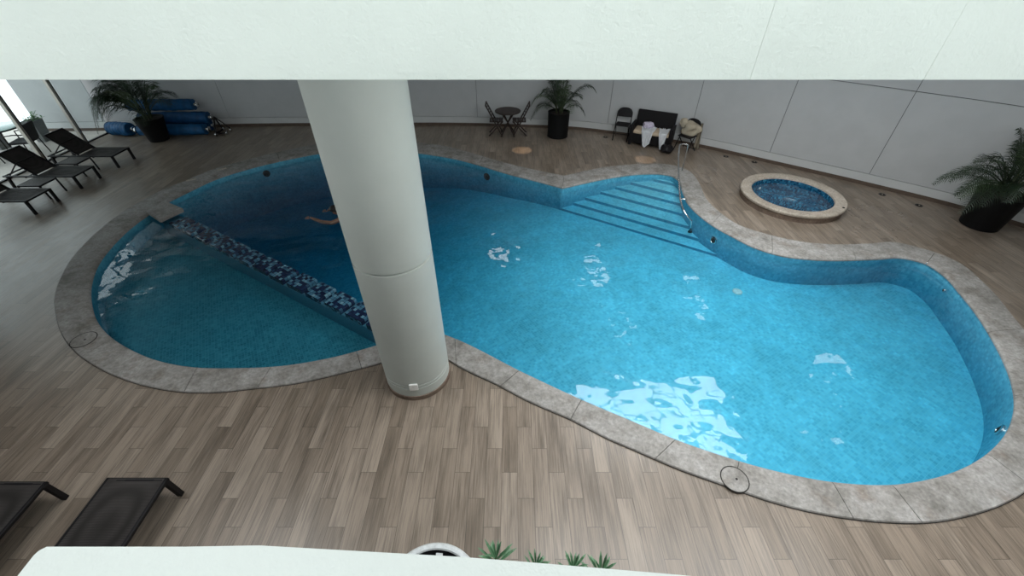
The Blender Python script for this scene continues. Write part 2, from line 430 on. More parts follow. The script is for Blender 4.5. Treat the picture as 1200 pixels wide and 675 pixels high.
wall_back = mb.build('wall_back', M['joint']); wall_back['kind'] = 'structure'
joints = [0, arc_of(Vector((-12.87, 13.7))), arc_of(Vector((-9.15, 14.05))), arc_of(Vector((-5.1, 14.1))), arc_of(Vector((-1.1, 14.14))), arc_of(Vector((3.12, 13.4))), arc_of(Vector((5.34, 12.36))),
          arc_of(Vector((7.1, 11.02))), arc_of(Vector((8.86, 9.62))), arc_of(Vector((10.95, 7.45))), arc_of(Vector((12.2, 5.0))), total]
for a, b in zip(joints, joints[1:]):
    for z0, z1 in ((.285, 2.165), (2.18, CEIL + .02)):
        mb = MB(); wall_strip(mb, sub_line(a + .006, b - .006), z0, z1, 0, .05)
        mb.build('wall_panel', M['wall'], wall_back, True, angle=40)
mb = MB(); wall_strip(mb, wl, .09, .275, -.008, .05); mb.build('wall_ledge', M['ledge'], wall_back, True, angle=40)
mb = MB(); wall_strip(mb, wl, -.01, .09, -.012, .05)
o = mb.build('baseboard_back', M['skirt'], None, True, angle=40); o['kind'] = 'structure'

GX = -12.87                   # the glass facade
right_edge = [p for p in wl]
floor_poly = [Vector((GX, -1.3))] + [Vector((p.x, p.y + .06)) for p in wl if p.x > GX] + []
tubhole = [TUBC + Vector((math.cos(a), math.sin(a))) * (TUBR - .05) for a in [2*math.pi*k/48 for k in range(48)]]
floor_poly = [Vector((GX, -1.3)), Vector((GX, 13.75))] + [p + Vector((0.05, .05)) for p in wl if p.x > GX + .1]
bm = flat(floor_poly, (deck_hole, tubhole), 0.0)
mb = MB(); mb.bm.free(); mb.bm = bm
o = mb.build('floor', M['deck'], recalc=False); o['kind'] = 'structure'
mb = MB().box((-22, -1.3, -.12), (GX, 14.2, 0))
o = mb.build('floor_terrace', M['terrace']); o['kind'] = 'structure'
# ceiling with a skylight opening over the wide end of the pool
SKX0, SKX1, SKY0, SKY1 = 1.75, 5.7, 5.3, 7.35
NX0, NY0, NY1 = .3, 2.05, 3.3          # opening added nearer the parapet to brighten the near deck
mb = MB()
mb.box((-13.2, 1.9, CEIL), (-5.6, 14.6, CEIL+.25)).box((-5.6, NY1, CEIL), (NX0, 14.6, CEIL+.25)).box((-3.3, 1.9, CEIL), (NX0, NY1, CEIL+.25)).box((NX0, SKY0, CEIL), (SKX0, 14.6, CEIL+.25)).box((SKX1, 1.9, CEIL), (13.2, 14.6, CEIL+.25))  # left gap is added for the fill lamp over the loungers
mb.box((NX0, NY1, CEIL), (SKX1, SKY0, CEIL+.25)).box((SKX0, SKY1, CEIL), (SKX1, 14.6, CEIL+.25))
o = mb.build('ceiling', M['ceil']); o['kind'] = 'structure'
ceil_ob = o
t_ = NT('lamp_glow'); em = t_.node('ShaderNodeEmission', i_Color=(1, .97, .92), i_Strength=7.0); t_.l.new(em.outputs[0], t_.out.inputs[0]); M['lamp'] = t_.m
for x, y, wx, wy in ((-.3, 13.2, .5, .9), (3.1, 12.6, .5, .9), (6.2, 10.9, .5, .8), (3.56, 9.6, .5, .5), (9.0, 7.6, .6, .5), (7.9, 5.6, .35, .6)):
    MB().box((x-wx/2, y-wy/2, CEIL-.03), (x+wx/2, y+wy/2, CEIL+.02), .01).build('ceiling_light', M['lamp'], ceil_ob)
mb = MB()
for k in range(1, 4):
    x = SKX0 + (SKX1-SKX0)*k/4; mb.box((x-.04, SKY0, CEIL+.05), (x+.04, SKY1, CEIL+.12))
for k in range(1, 8):
    x = NX0 + (SKX1-NX0)*k/8; mb.box((x-.04, NY0, CEIL+.05), (x+.04, NY1, CEIL+.12))  # bars of the added near opening
y = (SKY0+SKY1)/2; mb.box((SKX0, y-.04, CEIL+.05), (SKX1, y+.04, CEIL+.12))
o = mb.build('window_2', M['alu']); o['kind'] = 'structure'
# white beam in front of the ceiling, in three lengths with hairline joints
BY = 1.6; BZ = CAMH - BY * .2265
jx = [-9, 1.05 , 1.78, 9]
mb = MB()
jx = []
for u in (879, 1083): 
    a = (u-600)/FOC; b = (92-337.5)/FOC
    jx.append(a * BY / (CP - b*SP))
for x0, x1 in ((-13, jx[0]-.0004), (jx[0]+.0004, jx[1]-.0005), (jx[1]+.0005, 13)):
    mb.box((x0, BY, BZ), (x1, BY+.32, 6.2), .001)
o = mb.build('trim_1', M['beam']); o['kind'] = 'structure'; o['label'] = 'white stucco beam across the top of the view'
# parapet the viewer leans over, with a gently bowed front
front = [(-.555, .190), (-.30, .190), (-.18, .184), (-.06, .178), (0, .174), (.19, .160), (.5, .13), (1.0, .08), (1.6, 0)]
poly = [(-.5625, -.2), (-.5625, .180), (-.5605, .186)] + front + [(1.6, -.2)]
mb = MB().prism(poly, 2.85, 4.05)
bmesh.ops.bevel(mb.bm, geom=[e for e in mb.bm.edges if all(abs(v.co.z-4.05) < 1e-4 for v in e.verts)], offset=.004, segments=2, affect='EDGES')
o = mb.build('wall_parapet', M['parapet'], None, True, angle=30); o['kind'] = 'structure'
o = MB().box((-13, -6, 2.75), (13, .02, 3.0)).build('floor_upper', M['ceil']); o['kind'] = 'structure'
mb = MB().box((-13, -6, 6.2), (-5.0, BY+.3, 6.4)).box((6.8, -6, 6.2), (13, BY+.3, 6.4)).box((-5.0, -6, 6.2), (6.8, -.5, 6.4))
o = mb.build('light_block_front', M['ceil']); o['kind'] = 'structure'  # unseen roof added to hold back sky; its opening is sized for light
o = MB().box((GX-.2, -6, 0), (GX, 7.0, 6.2)).build('light_block_left', M['wall']); o['kind'] = 'structure'  # unseen solid wall added to cut daylight from the left
o = MB().box((12.7, -6, 0), (12.9, 2.2, 6.2)).build('wall_right', M['wall']); o['kind'] = 'structure'
o = MB().box((-14.6, 3, CEIL+.1), (GX, 14.4, CEIL+.3)).build('ceiling_terrace', M['wall']); o['kind'] = 'structure'
o = MB().box((-12.87, -1.5, 0), (12.7, -1.3, 2.75)).build('light_block_low', M['wall']); o['kind'] = 'structure'  # unseen wall put in to stop low horizontal light

# column
CC = Vector((-1.295, 3.735)); CR = .425
root = empty('column', (CC.x, CC.y, 0)); root['kind'] = 'structure'
prof = [(CR, .06)]
for z, g in ((.215, .010), (.27, .010), (2.03, .022)): prof += [(CR, z), (CR-g, z+.003), (CR-g, z+g+.006), (CR, z+g+.009)]
prof += [(CR, CEIL + .05)]
MB().lathe(prof, 72).build('shaft', M['column'], root, True, angle=40)
MB().lathe([(CR+.012, 0), (CR+.012, .07), (CR, .075)], 72).build('skirting', M['tubside'], root, True, angle=40)
ang = math.atan2(-.93, .10)
fx = empty('outlet_box', (CC.x + math.cos(ang)*(CR+.012), CC.y + math.sin(ang)*(CR+.012), .22), ang - math.pi/2 + math.pi)
tag(fx, 'small white outlet box fixed near the foot of the grey column', 'outlet')
MB().box((-.055, -.012, 0), (.055, .012, .11), .006).build('cover', M['plastic'], fx)
MB().box((-.02, .012, .03), (.02, .016, .08)).build('socket_face', M['ledge'], fx)

# glass facade
o = empty('window_1', (GX, 0, 0)); o['kind'] = 'structure'
MB().box((-.03, 7.0, 0), (.03, 13.62, .03)).build('track', M['darkmetal'], o)
ys = [11.11, 12.53]; ys = [7.07, 8.34, 9.69] + ys
for y in ys:
    mu = MB().box((-.05, y-.045, 0), (.05, y+.02, CEIL+.1), .004).build('mullion', M['alu'], o)
    MB().box((-.05, y+.021, 0), (.05, y+.05, CEIL+.1), .002).build('gasket', M['black'], mu)
for y0, y1 in zip(ys, ys[1:]+[13.62]):
    MB().box((-.006, y0+.06, .03), (.006, y1-.06, CEIL)).build('pane', M['glass'], o)

# ------------------------------------------------------------------ the pool
pool = empty('swimming_pool', (0, 0, 0))
tag(pool, 'large curved indoor swimming pool of blue mosaic with grey stone coping', 'swimming pool')
FLOORZ, KIDZ = -.62, -.46
def add_uv(o, fn):
    me = o.data; uv = me.uv_layers.new(name='UVMap')
    for p in me.polygons:
        for li in p.loop_indices:
            uv.data[li].uv = fn(me.vertices[me.loops[li].vertex_index].co, p.normal)
# basin walls
n = len(basin_line); mb = MB(); s = 0; arc = []
for i in range(n): arc.append(s); s += (basin_line[(i+1) % n]-basin_line[i]).length
uvl = mb.bm.loops.layers.uv.new('UVMap')
vt = [mb.bm.verts.new((*p, .012)) for p in basin_line]; vb = [mb.bm.verts.new((*p, FLOORZ-.85)) for p in basin_line]
for i in range(n):
    j = (i+1) % n; f = mb.bm.faces.new((vt[i], vt[j], vb[j], vb[i]))
    a0 = arc[i]; a1 = arc[i] + (basin_line[j]-basin_line[i]).length
    for l, uv in zip(f.loops, ((a0, .012), (a1, .012), (a1, FLOORZ-.85), (a0, FLOORZ-.85))): l[uvl].uv = uv
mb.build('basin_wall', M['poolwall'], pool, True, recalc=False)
DA, DB = Vector((-7.62, 8.03)), Vector((-2.24, 4.74)); DD = (DB-DA).normalized(); DN = Vector((-DD.y, DD.x))  # DN towards the deep side
DWID = .36
def half(poly, p, nrm, z, keep=1):
    bm = flat(poly, (), z)
    bmesh.ops.bisect_plane(bm, geom=bm.verts[:]+bm.edges[:]+bm.faces[:], plane_co=(p.x, p.y, z), plane_no=(nrm.x*keep, nrm.y*keep, 0), clear_inner=True)
    return bm
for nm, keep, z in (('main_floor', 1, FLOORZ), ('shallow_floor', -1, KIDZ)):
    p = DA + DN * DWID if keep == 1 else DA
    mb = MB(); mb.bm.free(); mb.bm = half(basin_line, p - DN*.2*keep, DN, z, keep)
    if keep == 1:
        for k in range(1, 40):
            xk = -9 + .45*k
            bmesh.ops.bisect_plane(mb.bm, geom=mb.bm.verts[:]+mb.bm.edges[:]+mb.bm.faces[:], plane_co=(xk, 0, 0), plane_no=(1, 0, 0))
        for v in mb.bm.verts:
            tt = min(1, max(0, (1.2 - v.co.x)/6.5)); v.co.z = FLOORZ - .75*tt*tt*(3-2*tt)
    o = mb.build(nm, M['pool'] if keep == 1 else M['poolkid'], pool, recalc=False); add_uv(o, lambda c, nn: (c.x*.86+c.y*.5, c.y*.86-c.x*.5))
# dividing wall with mosaic blocks across the water
rz = math.atan2(DD.y, DD.x); L = 6.75
start = DA - DD*.25
mb = MB().box((0, 0, FLOORZ-.8), (L, DWID, WZ-.07)); o = mb.build('dividing_wall', M['dividerside'], pool, loc=(start.x, start.y, 0), rz=rz)
k = 0; x = .38
while x < L - .3:
    w = .40
    mb = MB().box((0, 0, WZ-.09), (w, DWID, WZ+.022), .012)
    mb.build('divider_block', M['bandtile'], pool, loc=(start.x + DD.x*x + DN.x*random.uniform(-.012, .012), start.y + DD.y*x, 0), rz=rz + R(random.uniform(-1, 1)))
    x += .505
# stone slab over the end of the dividing wall
slab = [W(u, v, .06) for u, v in ((171,247), (186,257), (214,244), (192,234.6))]
mb = MB().prism([(p.x, p.y) for p in slab], -.03, .062)
bmesh.ops.bevel(mb.bm, geom=mb.bm.edges[:], offset=.008, segments=2, affect='EDGES')
o = mb.build('end_slab', M['coping'], pool); o['label'] = 'square stone slab over the end of the mosaic divider'
# steps: treads run across the bay at about -33 degrees
sd = Vector((math.cos(R(-33)), math.sin(R(-33)))); sn = Vector((-sd.y, sd.x))          # sn points into the bay
base = Vector((4.05, 8.45)); 
offs = [-1.48, -1.07, -.75, -.40, 0.0, .22, .58]
offs = [1.46, 1.07, .74, .39, 0.0, -.30, -.62]
for k, d in enumerate(offs):
    z = -.155 - .068*k; p = base + sn*d
    bm = half(basin_line, p, sn, z)
    c0 = Vector((1.25, 9.5)); 
    bmesh.ops.bisect_plane(bm, geom=bm.verts[:]+bm.edges[:]+bm.faces[:], plane_co=(c0.x-.02, c0.y, z), plane_no=(.93, .36, 0), clear_inner=True)
    # keep the piece inside the bay only
    bmesh.ops.bisect_plane(bm, geom=bm.verts[:]+bm.edges[:]+bm.faces[:], plane_co=(4.75, 8, z), plane_no=(-1, 0, 0), clear_inner=True)
    r = bmesh.ops.extrude_face_region(bm, geom=bm.faces[:])
    bmesh.ops.translate(bm, vec=(0, 0, FLOORZ - z), verts=[e for e in r['geom'] if isinstance(e, bmesh.types.BMVert)])
    mb = MB(); mb.bm.free(); mb.bm = bm
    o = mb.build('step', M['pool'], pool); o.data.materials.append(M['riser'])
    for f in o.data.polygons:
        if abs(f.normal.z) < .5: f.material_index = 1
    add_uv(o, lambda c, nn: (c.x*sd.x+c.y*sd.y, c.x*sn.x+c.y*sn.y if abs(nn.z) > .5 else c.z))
# coping stones between the joints seen in the photograph
JP = [((419,411),(421.5,429.6)), ((318,429),(305,454.5)), ((233.6,430),(217,459)), ((133,397),(95,418)), ((107,340),(66,336)), ((149.6,269.3),(122,264.5)), ((228,220),(211,214.8)), ((328,187.5),(326,178.5)),
      ((405,175.5),(403,165.7)), ((488.3,178.4),(486.5,166.5)), ((561.7,193),(566,183.3)), ((659.3,220),(661,206.3)), ((730,205.8),(728,194)), ((794,210),(806,200)), ((835,263.5),(846,251)),
      ((905,296.5),(903,276)), ((1000,304),(998,286)), ((1088,309),(1093.7,295)), ((1159,389),(1200,386)), ((1189.5,465),(1238,462)), ((1155.6,532),(1205,571)),
      ((1048,567.2),(1077,612.2)), ((976,564),(1001,608.3)), ((870,540.5),(858,572)), ((790,513),(764,536.5)), ((682,467.7),(669,491.5)), ((610,434.5),(585,452)), ((530,396),(536,428)), ((507,387),(505,411))]
def nearest(poly, px, z):
    p = W(*px, z).to_2d(); return min(range(len(poly)), key=lambda i: (poly[i]-p).length)
def span(poly, i, j):
    nn = len(poly); out = [poly[i]]
    while i != j: i = (i+1) % nn; out.append(poly[i])
    return out
def resample(line, k):
    d = [0]
    for a, b in zip(line, line[1:]): d.append(d[-1] + (b-a).length)
    out = []; j = 0
    for q in range(k+1):
        t = d[-1]*q/k
        while j < len(d)-2 and d[j+1] < t: j += 1
        out.append(line[j].lerp(line[j+1], (t-d[j])/max(d[j+1]-d[j], 1e-9)))
    return out
ji = [(nearest(inner, a, .015), nearest(outer, b, .02)) for a, b in JP]
for (a, b), (a2, b2) in zip(ji, ji[1:]+ji[:1]):
    A = span(inner, a, a2); B = span(outer, b, b2)
    k = max(4, int(max(len(A), len(B))))
    A, B = resample(A, k), resample(B, k)
    g = .0035
    LA = sum((q-p).length for p, q in zip(A, A[1:])) + 1e-6
    for Lx in (A, B):
        d0 = (Lx[1]-Lx[0]).normalized()*g; d1 = (Lx[-1]-Lx[-2]).normalized()*g
        Lx[0] = Lx[0] + d0; Lx[-1] = Lx[-1] - d1
    mb = MB(); rows = []
    for p, q in zip(A, B):
        w = (q-p); wl_ = w.length; e = w/wl_
        P = lambda t, z: mb.bm.verts.new((p.x+e.x*t, p.y+e.y*t, z))
        rows.append([P(wl_, -.01), P(wl_, CZ-.012), P(wl_-.01, CZ), P(wl_*.5, CZ), P(.05, CZ), P(.018, CZ-.01), P(.002, CZ-.028), P(.002, -.02), P(.03, -.035), P(.12, -.035)])
    for r0, r1 in zip(rows, rows[1:]):
        for i in range(len(r0)-1): mb.bm.faces.new((r0[i], r1[i], r1[i+1], r0[i+1]))
    mb.bm.faces.new(rows[0]); mb.bm.faces.new(rows[-1][::-1])
    mb.build('coping_stone', M['coping'], pool, True, angle=35)
# dark bedding below the coping, so the joints and the outer edge read dark
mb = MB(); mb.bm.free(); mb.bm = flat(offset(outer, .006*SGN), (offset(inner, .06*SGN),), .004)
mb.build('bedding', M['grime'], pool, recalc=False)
# round lids in the coping, white plates, pool fittings
for u, v, r in ((861,561.5,.148), (98,398,.165)):
    p = W(u, v, CZ)
    lid = MB().lathe([(r-.007, CZ-.01), (r-.007, CZ+.002), (0, CZ+.003)], 40, (p.x, p.y, 0)).build('skimmer_lid', M['coping'], pool)
    MB().lathe([(r+.004, CZ-.01), (r+.004, CZ+.003), (r-.007, CZ+.003), (r-.007, CZ-.01)], 40, (p.x, p.y, 0)).build('lid_ring', M['grime'], lid)
    MB().lathe([(.013, CZ), (.013, CZ+.005), (0, CZ+.005)], 12, (p.x+.02, p.y, 0)).build('lid_hole', M['grime'], lid)
for u, v in ((224,210.5), (260,198)):
    p = W(u, v, CZ)
    MB().box((-.11, -.05, CZ-.01), (.11, .05, CZ+.005), .004).build('cover_plate', M['tubrim'], pool, loc=(p.x, p.y, 0), rz=R(35))
p = W(864, 342, FLOORZ)
MB().lathe([(.09, FLOORZ), (.09, FLOORZ+.015), (.07, FLOORZ+.022), (0, FLOORZ+.022)], 28, (p.x, p.y, 0)).build('floor_drain', M['plastic'], pool, True)
def wall_fitting(u, v, z, r, name='inlet', mat='steel'):
    p = W(u, v, z).to_2d()
    i = min(range(n), key=lambda k: (basin_line[k]-p).length); t = (basin_line[(i+1) % n]-basin_line[i-1]).normalized(); nr = Vector((t.y, -t.x))*SGN
    Mx = Vector((nr.x, nr.y, 0)).to_track_quat('Z', 'Y').to_matrix().to_4x4(); c = (basin_line[i].x, basin_line[i].y, z)
    fit = MB().lathe([(r, -.01), (r, .02), (r*.72, .028), (r*.66, .02)], 24, c, Mx).build(name, M[mat], pool, True, angle=40)
    MB().lathe([(r*.66, .015), (0, .012)], 20, c, Mx).build(name+'_bore', M['grime'], fit)
wall_fitting(832, 284, -.30, .085); wall_fitting(1161, 497, -.26, .085); wall_fitting(568, 208, -.28, .10, mat='darkmetal')
wall_fitting(313, 206, -.26, .09, mat='darkmetal'); wall_fitting(1088, 337, -.2, .03)
# water surface
bm = flat(offset(inner, .035*SGN), (), WZ)
r = bmesh.ops.extrude_face_region(bm, geom=bm.faces[:])
bmesh.ops.translate(bm, vec=(0, 0, FLOORZ - .9 - WZ), verts=[x for x in r['geom'] if isinstance(x, bmesh.types.BMVert)])
bmesh.ops.recalc_face_normals(bm, faces=bm.faces[:])
mb = MB(); mb.bm.free(); mb.bm = bm
o = mb.build('pool_water', M['water'], None, False, recalc=False)
tag(o, 'clear blue water filling the large curved swimming pool', 'water', None, 'stuff')

# ------------------------------------------------------------------ hot tub
tub = empty('hot_tub', (TUBC.x, TUBC.y, 0))
tag(tub, 'round raised hot tub with pale stone rim and dark blue mosaic basin', 'hot tub')
TH = .20; RI = TUBR*.79
MB().lathe([(TUBR-.02, 0), (TUBR-.02, TH-.075)], 72).build('side', M['tubside'], tub, True)
mb = MB().lathe([(TUBR-.02, TH-.075), (TUBR, TH-.072), (TUBR+.012, TH-.05), (TUBR+.012, TH-.02), (TUBR-.005, TH), (RI+.03, TH), (RI, TH-.015), (RI-.004, TH-.05), (RI+.02, TH-.06)], 96)
mb.build('rim', M['tubrim'], tub, True, angle=30)
prof = [(RI, TH-.05), (RI, TH-.34), (RI-.10, TH-.36), (RI-.30, TH-.37), (RI-.34, TH-.42), (RI-.37, TH-.72), (0, TH-.72)]
mb = MB().lathe(prof, 96); o = mb.build('basin', M['tubtile'], tub, True, angle=40)
add_uv(o, lambda c, nn: (c.x, c.y) if abs(nn.z) > .6 else (math.atan2(c.y, c.x)*RI, c.z))
for a in (110, 290):
    d = Vector((math.cos(R(a)), math.sin(R(a)), 0))
    MB().lathe([(.03, 0), (.03, .012), (0, .014)], 12, tuple(d*(RI-.012) + Vector((0, 0, TH-.27))), (-d).to_track_quat('Z', 'Y').to_matrix().to_4x4()).build('jet', M['plastic'], tub)
mb = MB(); mb.lathe([(RI-.001, 0), (0, 0)], 72)
o = mb.build('tub_water', M['tubwater'], None, True, loc=(TUBC.x, TUBC.y, TH-.11))
for p in o.data.polygons: pass
tag(o, 'still blue water inside the round hot tub', 'water', None, 'stuff')
# push button on the rim
b = W(988.5, 243.5, TH)
MB().lathe([(.025, TH), (.025, TH+.012), (0, TH+.014)], 14, (TUBC.x*0 + b.x - TUBC.x, b.y - TUBC.y, 0)).build('button', M['darkmetal'], tub)

# ------------------------------------------------------------------ pool handrail
pts = [(799,201,0), (806.5,171,.68), (806,169.5,.715), (804,169,.72), (799,169,.72), (797,169.6,.715), (796.3,171,.70), (795,183,.64), (795.5,208,.5), (797,233,.34), (799.5,243,.26), (803,250,.20), (810,259,.08), (810,266,-.25), (809,270,-.45)]
P3 = [W(*q) for q in pts]
hr = empty('pool_handrail', (P3[0].x, P3[0].y, 0))
tag(hr, 'bent steel handrail going down beside the pool steps', 'handrail')
loc = lambda p: p - Vector((P3[0].x, P3[0].y, 0))
mb = MB().tube([loc(p) for p in P3], .018, 10); mb.build('rail', M['steel'], hr, True)
q = loc(P3[9]); MB().tube([q, q + Vector((.10, -.02, 0)), q + Vector((.13, -.02, 0))], .018, 8).build('cross_stub', M['steel'], hr, True)
MB().lathe([(.055, 0), (.055, .015), (.028, .03)], 20).build('flange', M['steel'], hr, True, angle=40)
q = loc(P3[-1]); MB().lathe([(.05, -.05), (.05, -.03), (.03, 0)], 20, tuple(q)).build('foot_anchor', M['darkmetal'], hr, True, angle=40)

# ------------------------------------------------------------------ sun loungers
def make_lounger(label, group, tilt=True):
    """local: foot end at x = 0 pointing +x, head towards -x; y spans 0..0.64"""
    r = empty('sun_lounger', (0, 0, 0)); tag(r, label, 'sun lounger', group)
    Wd, z = .64, .315
    mb = MB()
    for y in (.02, Wd-.02): mb.bar((0, y, z), (-1.72, y, z), .04, .035)
    mb.bar((-.02, 0, z), (-.02, Wd, z), .04, .035); mb.bar((-1.70, .02, z), (-1.70, Wd-.02, z), .035, .03); mb.bar((-.55, .02, z-.03), (-.55, Wd-.02, z-.03), .03, .025); mb.bar((-1.2, .02, z-.03), (-1.2, Wd-.02, z-.03), .03, .025)
    mb.build('frame', M['black'], r)
    for x, dx in ((-.035, .015), (-1.62, -.03)):
        for y in (.022, Wd-.022):
            MB().bar((x, y, z), (x+dx, y, 0.0), .052, .05).build('leg', M['black'], r)
    # sling seat with a slight sag
    def sling(a, b, name):
        mb = MB(); nx, ny = 8, 6; g = []
        a, b = Vector(a), Vector(b)
        nrm = (b-a).cross(Vector((0, 1, 0))).normalized()
        if nrm.z < 0: nrm = -nrm
        for i in range(nx+1):
            row = []
            for j in range(ny+1):
                s_, t_ = i/nx, j/ny
                p = a.lerp(b, s_) + Vector((0, .03 + (Wd-.06)*t_, 0)) - nrm*.018*math.sin(math.pi*t_)*math.sin(math.pi*min(1, max(0, s_)))
                row.append(mb.bm.verts.new(p))
            g.append(row)
        for i in range(nx):
            for j in range(ny): mb.bm.faces.new((g[i][j], g[i+1][j], g[i+1][j+1], g[i][j+1]))
        r_ = bmesh.ops.solidify(mb.bm, geom=mb.bm.faces[:], thickness=.004)
        return mb.build(name, M['sling'], r, True, angle=40)
    sling((-.01, 0, z+.018), (-.90, 0, z+.018), 'seat_sling')
    top = (-1.46, .85) if tilt else (-1.62, .40)
    hb = Vector((-.93, 0, z+.03)); tb = Vector((top[0], 0, top[1]))
    bk = sling(hb, tb, 'backrest')
    mb = MB()
    for y in (.045, Wd-.045): mb.bar(hb + Vector((.03, y, -.02)), tb + Vector((0, y, 0)), .035, .03)
    mb.bar(tb + Vector((0, .03, 0)), tb + Vector((0, Wd-.03, 0)), .035, .03)
    mb.build('back_frame', M['black'], bk)
    mid = hb.lerp(tb, .55)
    mb = MB()
    for y in (.07, Wd-.07): mb.bar(mid + Vector((0, y, 0)), (-1.60, y, z), .022, .022)
    mb.bar(mid + Vector((0, .07, 0)), mid + Vector((0, Wd-.07, 0)), .022, .022)
    mb.build('back_prop', M['black'], bk)
    return r
LG = 'dark sling loungers by the glass wall'
l0 = make_lounger('dark sling lounger beside the palm, farthest of the three by the glass wall', LG)
l0.location = (-10.54, 10.71, 0)
for y, lb in ((9.46, 'dark sling lounger by the glass wall, between two other raised-back loungers'), (8.19, 'dark sling lounger by the glass wall, nearest of the three, its head cut off')):
    c = copy_tree(l0); c.location = (-10.54, y, 0); c['label'] = lb
f0 = copy_tree(l0)
fg = 'dark sling loungers below the parapet'
tag(f0, 'dark sling lounger whose foot end points at the pool just beyond the white parapet', 'sun lounger', fg)
f0.location = (-3.57, 2.11, 0); f0.rotation_euler = (0, 0, R(90))
f1 = copy_tree(f0); f1['label'] = 'dark sling lounger in the lower left corner, mostly outside the picture'
f1.location = (-4.79, 2.07, 0)
# low side tables between the loungers
def make_side_table(label):
    r = empty('side_table', (0, 0, 0)); tag(r, label, 'side table', 'low black side tables')
    mb = MB().box((-.25, -.21, .315), (.25, .21, .345), .008); mb.build('table_top', M['sling'], r)
    mb = MB()
    for y in (-.215, .215): mb.bar((-.26, y, .33), (.26, y, .33), .03, .035)
    for x in (-.25, .25): mb.bar((x, -.2, .33), (x, .2, .33), .03, .035)
    mb.build('frame', M['black'], r)
    for x, y in ((-.25,-.215),(.25,-.215),(-.25,.215),(.25,.215)):
        MB().bar((x, y, .33), (x + (.05 if x > 0 else -.05), y, 0), .03, .03).build('leg', M['black'], r)
    return r
t0 = make_side_table('low black side table between the farthest and middle loungers'); t0.location = (-11.30, 10.40, 0)
t1 = copy_tree(t0); t1['label'] = 'low black side table between the middle and nearest loungers by the glass'; t1.location = (-11.13, 9.14, 0)

# ------------------------------------------------------------------ palms
def frond(mb, base, az, length, rise, droop, leaflet=.34, pairs=26, twist=0.0):
    """one feather leaf: arching rachis with drooping leaflets"""
    d = Vector((math.cos(az), math.sin(az), 0)); side = Vector((-d.y, d.x, 0))
    N = 14; P = []
    for i in range(N+1):
        t = i/N
        x = length*(t*math.cos(rise) + .0); z = length*(math.sin(rise)*t - droop*t**2.4)
        x *= (1 - .18*droop*t*t)
        P.append(base + d*x + Vector((0, 0, z)) + side*twist*t*t*length)
    mb.tube(P, [.011*(1-.8*i/N)+.002 for i in range(N+1)], 5)
    for k in range(pairs):
        t = .18 + .82*(k+.5)/pairs
        f = t*N; i = min(int(f), N-1); p = P[i].lerp(P[i+1], f-i); tg = (P[i+1]-P[i]).normalized()
        sd_ = tg.cross(Vector((0, 0, 1)));  sd_ = sd_.normalized() if sd_.length > .05 else side
        up = sd_.cross(tg).normalized()
        ll = leaflet*(math.sin(math.pi*min(1, .18 + .80*t))**.7)*random.uniform(.85, 1.1)
        for sg in (-1, 1):
            dr = (sd_*sg*.82 + tg*.62 + up*random.uniform(.0, .22)).normalized()
            q1 = p + dr*ll*.5; q2 = p + dr*ll*.92 + Vector((0, 0, -ll*random.uniform(.22, .42)))
            wv = tg*.013
            v = [mb.bm.verts.new(x) for x in (p - wv*.4, p + wv*.4, q1 + wv*.6, q1 - wv*.6, q2)]
            mb.bm.faces.new((v[0], v[1], v[2], v[3])); mb.bm.faces.new((v[3], v[2], v[4]))
def palm(name, loc, label, pot_prof, specs, group='potted palms around the pool', stems=5, pale=.2, n=36, leaflet=.36, wall=(0, 1, 1.2)):
    r = empty(name, loc); tag(r, label, 'potted palm', group)
    hp = max(z for _, z in pot_prof); rt = max(rr for rr, z in pot_prof)
    MB().lathe(pot_prof, n).build('pot', M['pot'], r, True, angle=35)
    MB().lathe([(rt*.9, hp-.06), (0, hp-.03)], 24).build('soil', M['soil'], r, True)
    for k in range(stems):
        a = 2*math.pi*k/stems; b = Vector((math.cos(a)*.09, math.sin(a)*.09, hp-.05))
        MB().tube([b, b*1.0 + Vector((math.cos(a)*.03, math.sin(a)*.03, .25)), b + Vector((math.cos(a)*.09, math.sin(a)*.09, .5))], [.022, .018, .012], 7).build('stem', M['stem'], r, True)
    for az, L, rise, dr, tw in specs:
        mb = MB(); a = R(az)
        cw = math.cos(a)*wall[0] + math.sin(a)*wall[1]          # fronds turned to the wall grow steeper and shorter
        if cw > .05:
            room = max(.12, wall[2] - .22)/cw
            if L*math.cos(R(rise)) > room:
                L = min(L, 1.5); rise = max(rise, math.degrees(math.acos(min(1, room/L)))); dr = min(dr, .25)
        b = Vector((math.cos(a)*.07, math.sin(a)*.07, hp + random.uniform(.0, .25)))
        frond(mb, b, a, L, R(rise), dr, leaflet, max(14, int(20*L)), tw)
        mb.build('frond', M['frondpale'] if random.random() < pale else M['frond'], r, recalc=False)
    return r
potA = [(0, 0), (.24, 0), (.26, .01), (.37, .62), (.385, .66), (.36, .66), (.34, .60), (0, .59)]
potB = [(0, 0), (.30, 0), (.315, .012), (.325, .70), (.335, .74), (.31, .74), (.29, .69), (0, .68)]
potC = [(0, 0), (.31, 0), (.325, .012), (.40, .70), (.41, .74), (.385, .74), (.37, .69), (0, .68)]
def specs(nn, L0, L1, seed, extra=()):
    rnd = random.Random(seed); out = []
    for k in range(nn):
        az = 360*k/nn + rnd.uniform(-14, 14); tier = k % 3
        L = rnd.uniform(L0, L1)*(1, .9, .8)[tier]
        out.append((az, L, (78, 60, 42)[tier] + rnd.uniform(-6, 6), (.30, .48, .62)[tier] + rnd.uniform(-.06, .1), rnd.uniform(-.12, .12)))
    return out + list(extra)
